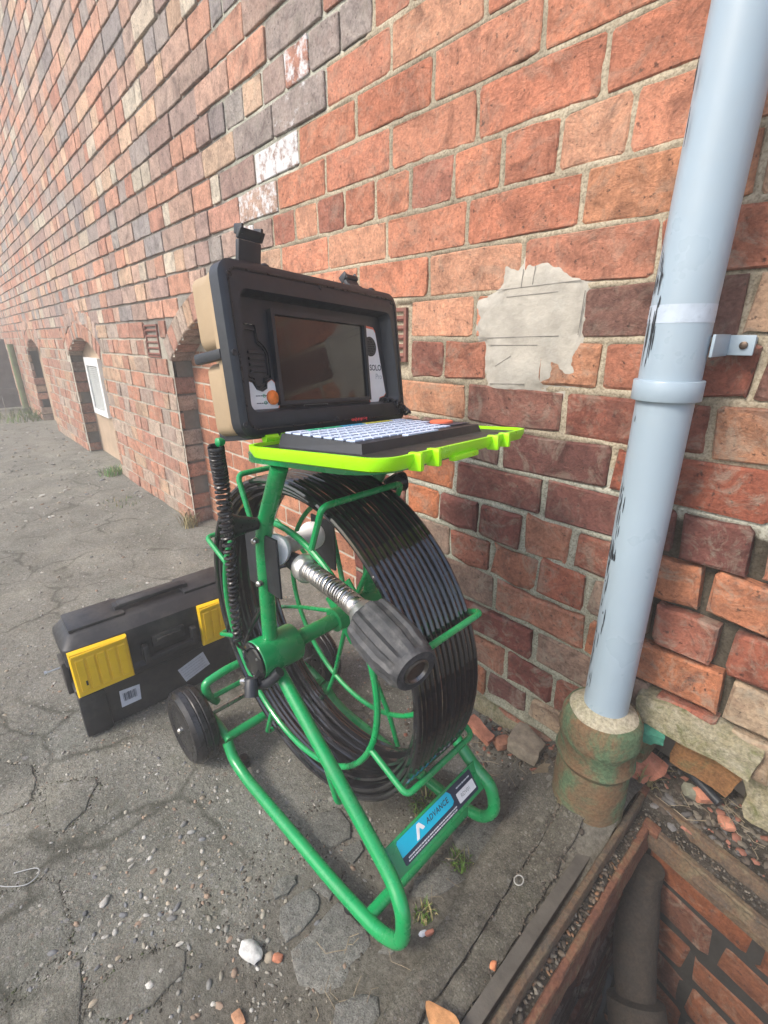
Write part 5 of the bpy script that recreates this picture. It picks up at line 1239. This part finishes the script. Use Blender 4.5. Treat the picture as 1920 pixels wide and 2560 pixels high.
# pebbles and grit: nobody could count these
rng = random.Random(99); V, F, C = [], [], []
tint = [(.29, .27, .22), (.24, .235, .21), (.33, .315, .28), (.26, .19, .14), (.15, .155, .16), (.40, .39, .36), (.29, .25, .19), (.21, .21, .20)]
bm = bmesh.new(); bmesh.ops.create_icosphere(bm, subdivisions=1, radius=1); bm.verts.index_update(); IV = [v.co.copy() for v in bm.verts]; IF = [tuple(v.index for v in f.verts) for f in bm.faces]; bm.free()
def grit(x, y, s, z=None, col=None, flat=.55):
    q = Matrix.Rotation(rng.uniform(0, 6.28), 3, 'Z') @ Matrix.Rotation(rng.uniform(-.4, .4), 3, 'X'); sx, sy, sz = s * rng.uniform(.8, 1.5), s * rng.uniform(.6, 1.0), s * flat * rng.uniform(.7, 1.2); n = len(V)
    zz = gz(x, y) if z is None else z; c = col or rng.choice(tint); k = rng.uniform(.75, 1.2)
    for v in IV: p = q @ Vector((v.x * sx * rng.uniform(.85, 1.1), v.y * sy * rng.uniform(.85, 1.1), v.z * sz)); V.append((x + p.x, y + p.y, zz + p.z + sz * .12)); C.append(tuple(t * k for t in c))
    F.extend(tuple(i + n for i in f) for f in IF)
for k in range(3600):
    x = rng.uniform(-1.75, -.20); y = rng.uniform(-1.12, -.03)
    if x > -.36 and y > -.72: continue
    grit(x, y, rng.choice((.0012, .0016, .0022, .0022, .003, .0042)) * rng.uniform(.8, 1.3))
for k in range(230): grit(rng.gauss(-.60, .13), rng.gauss(-.75, .11), rng.choice((.002, .003, .003, .004, .005, .0075)) * rng.uniform(.8, 1.2), flat=.5)
for k in range(700): grit(rng.uniform(-4.6, -1.5), rng.uniform(-1.5, -.03), rng.uniform(.003, .008))
for k in range(500): grit(rng.uniform(-8, -3), rng.uniform(-1.6, -.05), rng.uniform(.006, .016))
for k in range(520):    # crumbs along the wall foot
    x = rng.uniform(-.72, -.2); y = -abs(rng.gauss(0, .06)) - .005
    grit(x, y, rng.uniform(.002, .008), col=rng.choice([(.06, .05, .04), (.12, .10, .08), (.28, .12, .08), (.22, .19, .15), (.09, .07, .05)]))
for P_ in LL:      # dark crumbs of earth lying in the cracks between the slabs
    for i in range(len(P_)):
        (ax_, ay_), (bx_, by_) = P_[i], P_[(i + 1) % len(P_)]; L_ = math.hypot(bx_ - ax_, by_ - ay_)
        for k in range(int(L_ / .0016)):
            t = rng.random(); grit(ax_ + (bx_ - ax_) * t + rng.gauss(0, .0045), ay_ + (by_ - ay_) * t + rng.gauss(0, .0045), rng.choice((.0012, .0018, .0026)), col=rng.choice([(.045, .04, .03), (.07, .065, .05), (.10, .095, .075), (.06, .07, .035)]))
for xa, xb in ((-.270, -.246), (-.226, -.205)):
    for k in range(420):
        t = rng.random(); grit(xa + (xb - xa) * t + rng.gauss(0, .005), -.10 - .55 * t, rng.choice((.0014, .002, .003)), z=gz(xa, -.10 - .55 * t) + .006, col=rng.choice([(.045, .04, .03), (.07, .06, .05), (.12, .10, .08)]))
for k in range(1500):
    x, y = rng.uniform(-.66, -.36), rng.uniform(-.72, -.08); grit(x, y, rng.choice((.0012, .0018, .0026, .0034)), col=rng.choice([(.06, .052, .04), (.09, .08, .065), (.14, .125, .10), (.22, .21, .18)]))
o = mk("pebbles", (V, F), STONE, None, True, C, 60); tag(o, kind='stuff')
V, F, C = [], [], []
for k in range(620):
    x = rng.uniform(-.17, .12); y = rng.uniform(-.02, .13); z = .078 + .022 * sstep(.0, .10, y) + .012 * noise.noise(Vector((x * 14, y * 14, 2))) + .006 * noise.noise(Vector((x * 45, y * 45, 2))) - .06 * sstep(-.008, -.03, y)
    grit(x, y, rng.choice((.002, .003, .0045, .007, .010)), z, rng.choice([(.05, .042, .034), (.10, .085, .068), (.27, .12, .085), (.16, .14, .11), (.075, .06, .048), (.13, .125, .12)]), flat=.35)
for k in range(420):
    y = rng.uniform(-.55, -.03); x = -.160 + rng.uniform(-.012, .012) + .004 * y
    grit(x, y, rng.choice((.0014, .002, .003, .0045)), .061, rng.choice([(.05, .042, .034), (.11, .085, .062), (.16, .09, .05), (.15, .135, .11), (.075, .06, .048)]))
for k in range(200):
    u = rng.uniform(0, .3); p = c0 + ux * u + Vector((0, -.026 + rng.uniform(-.014, .014), 0))
    grit(p.x, p.y, rng.choice((.0014, .002, .003)), .061, rng.choice([(.05, .042, .034), (.11, .085, .062), (.15, .135, .11)]))
o = mk("rubble_grit", (V, F), STONE, None, True, C, 60); tag(o, kind='stuff')
V, F = [], []
for k in range(90):
    x, y = rng.choice(((rng.uniform(-.60, -.25), rng.uniform(-.14, -.02)), (rng.uniform(-.42, -.26), rng.uniform(-.66, -.3)), (rng.uniform(-.16, .06), rng.uniform(.0, .1)))); L = rng.uniform(.015, .06); a = rng.uniform(0, 6.28)
    z = (gz(x, y) if x < -.17 else .098) + rng.uniform(.002, .010); p = [Vector((x + L * t * math.cos(a + .5 * math.sin(t * 3)), y + L * t * math.sin(a + .5 * math.sin(t * 3)), z + rng.uniform(-.001, .002))) for t in (0, .33, .66, 1)]
    v, f = tube(p, rng.uniform(.0003, .0008), 5); n = len(V); V += v; F += [tuple(i + n for i in q) for q in f]
o = mk("twigs", (V, F), simple("dry_twig", (.26, .21, .14), .9, 0, .4, 60), None); tag(o, kind='stuff')

# ================================================================== FLARE VEIL: thin volume added to imitate lens flare at the far end
hz = mk("flare_haze", wbox(-40, 8, -9, 5, -1.4, 4.1), simple("air", (1, 1, 1)), None, False); tag(hz, kind='stuff')
hm = bpy.data.materials.new("flare_haze"); hm.use_nodes = True; hn = hm.node_tree; hn.nodes.clear()
pv = hn.nodes.new('ShaderNodeVolumePrincipled'); pv.inputs['Color'].default_value = (1, .975, .94, 1); pv.inputs['Density'].default_value = 0.037; pv.inputs['Anisotropy'].default_value = 0.0
ho = hn.nodes.new('ShaderNodeOutputMaterial'); hn.links.new(pv.outputs[0], ho.inputs['Volume']); hz.data.materials.clear(); hz.data.materials.append(hm)
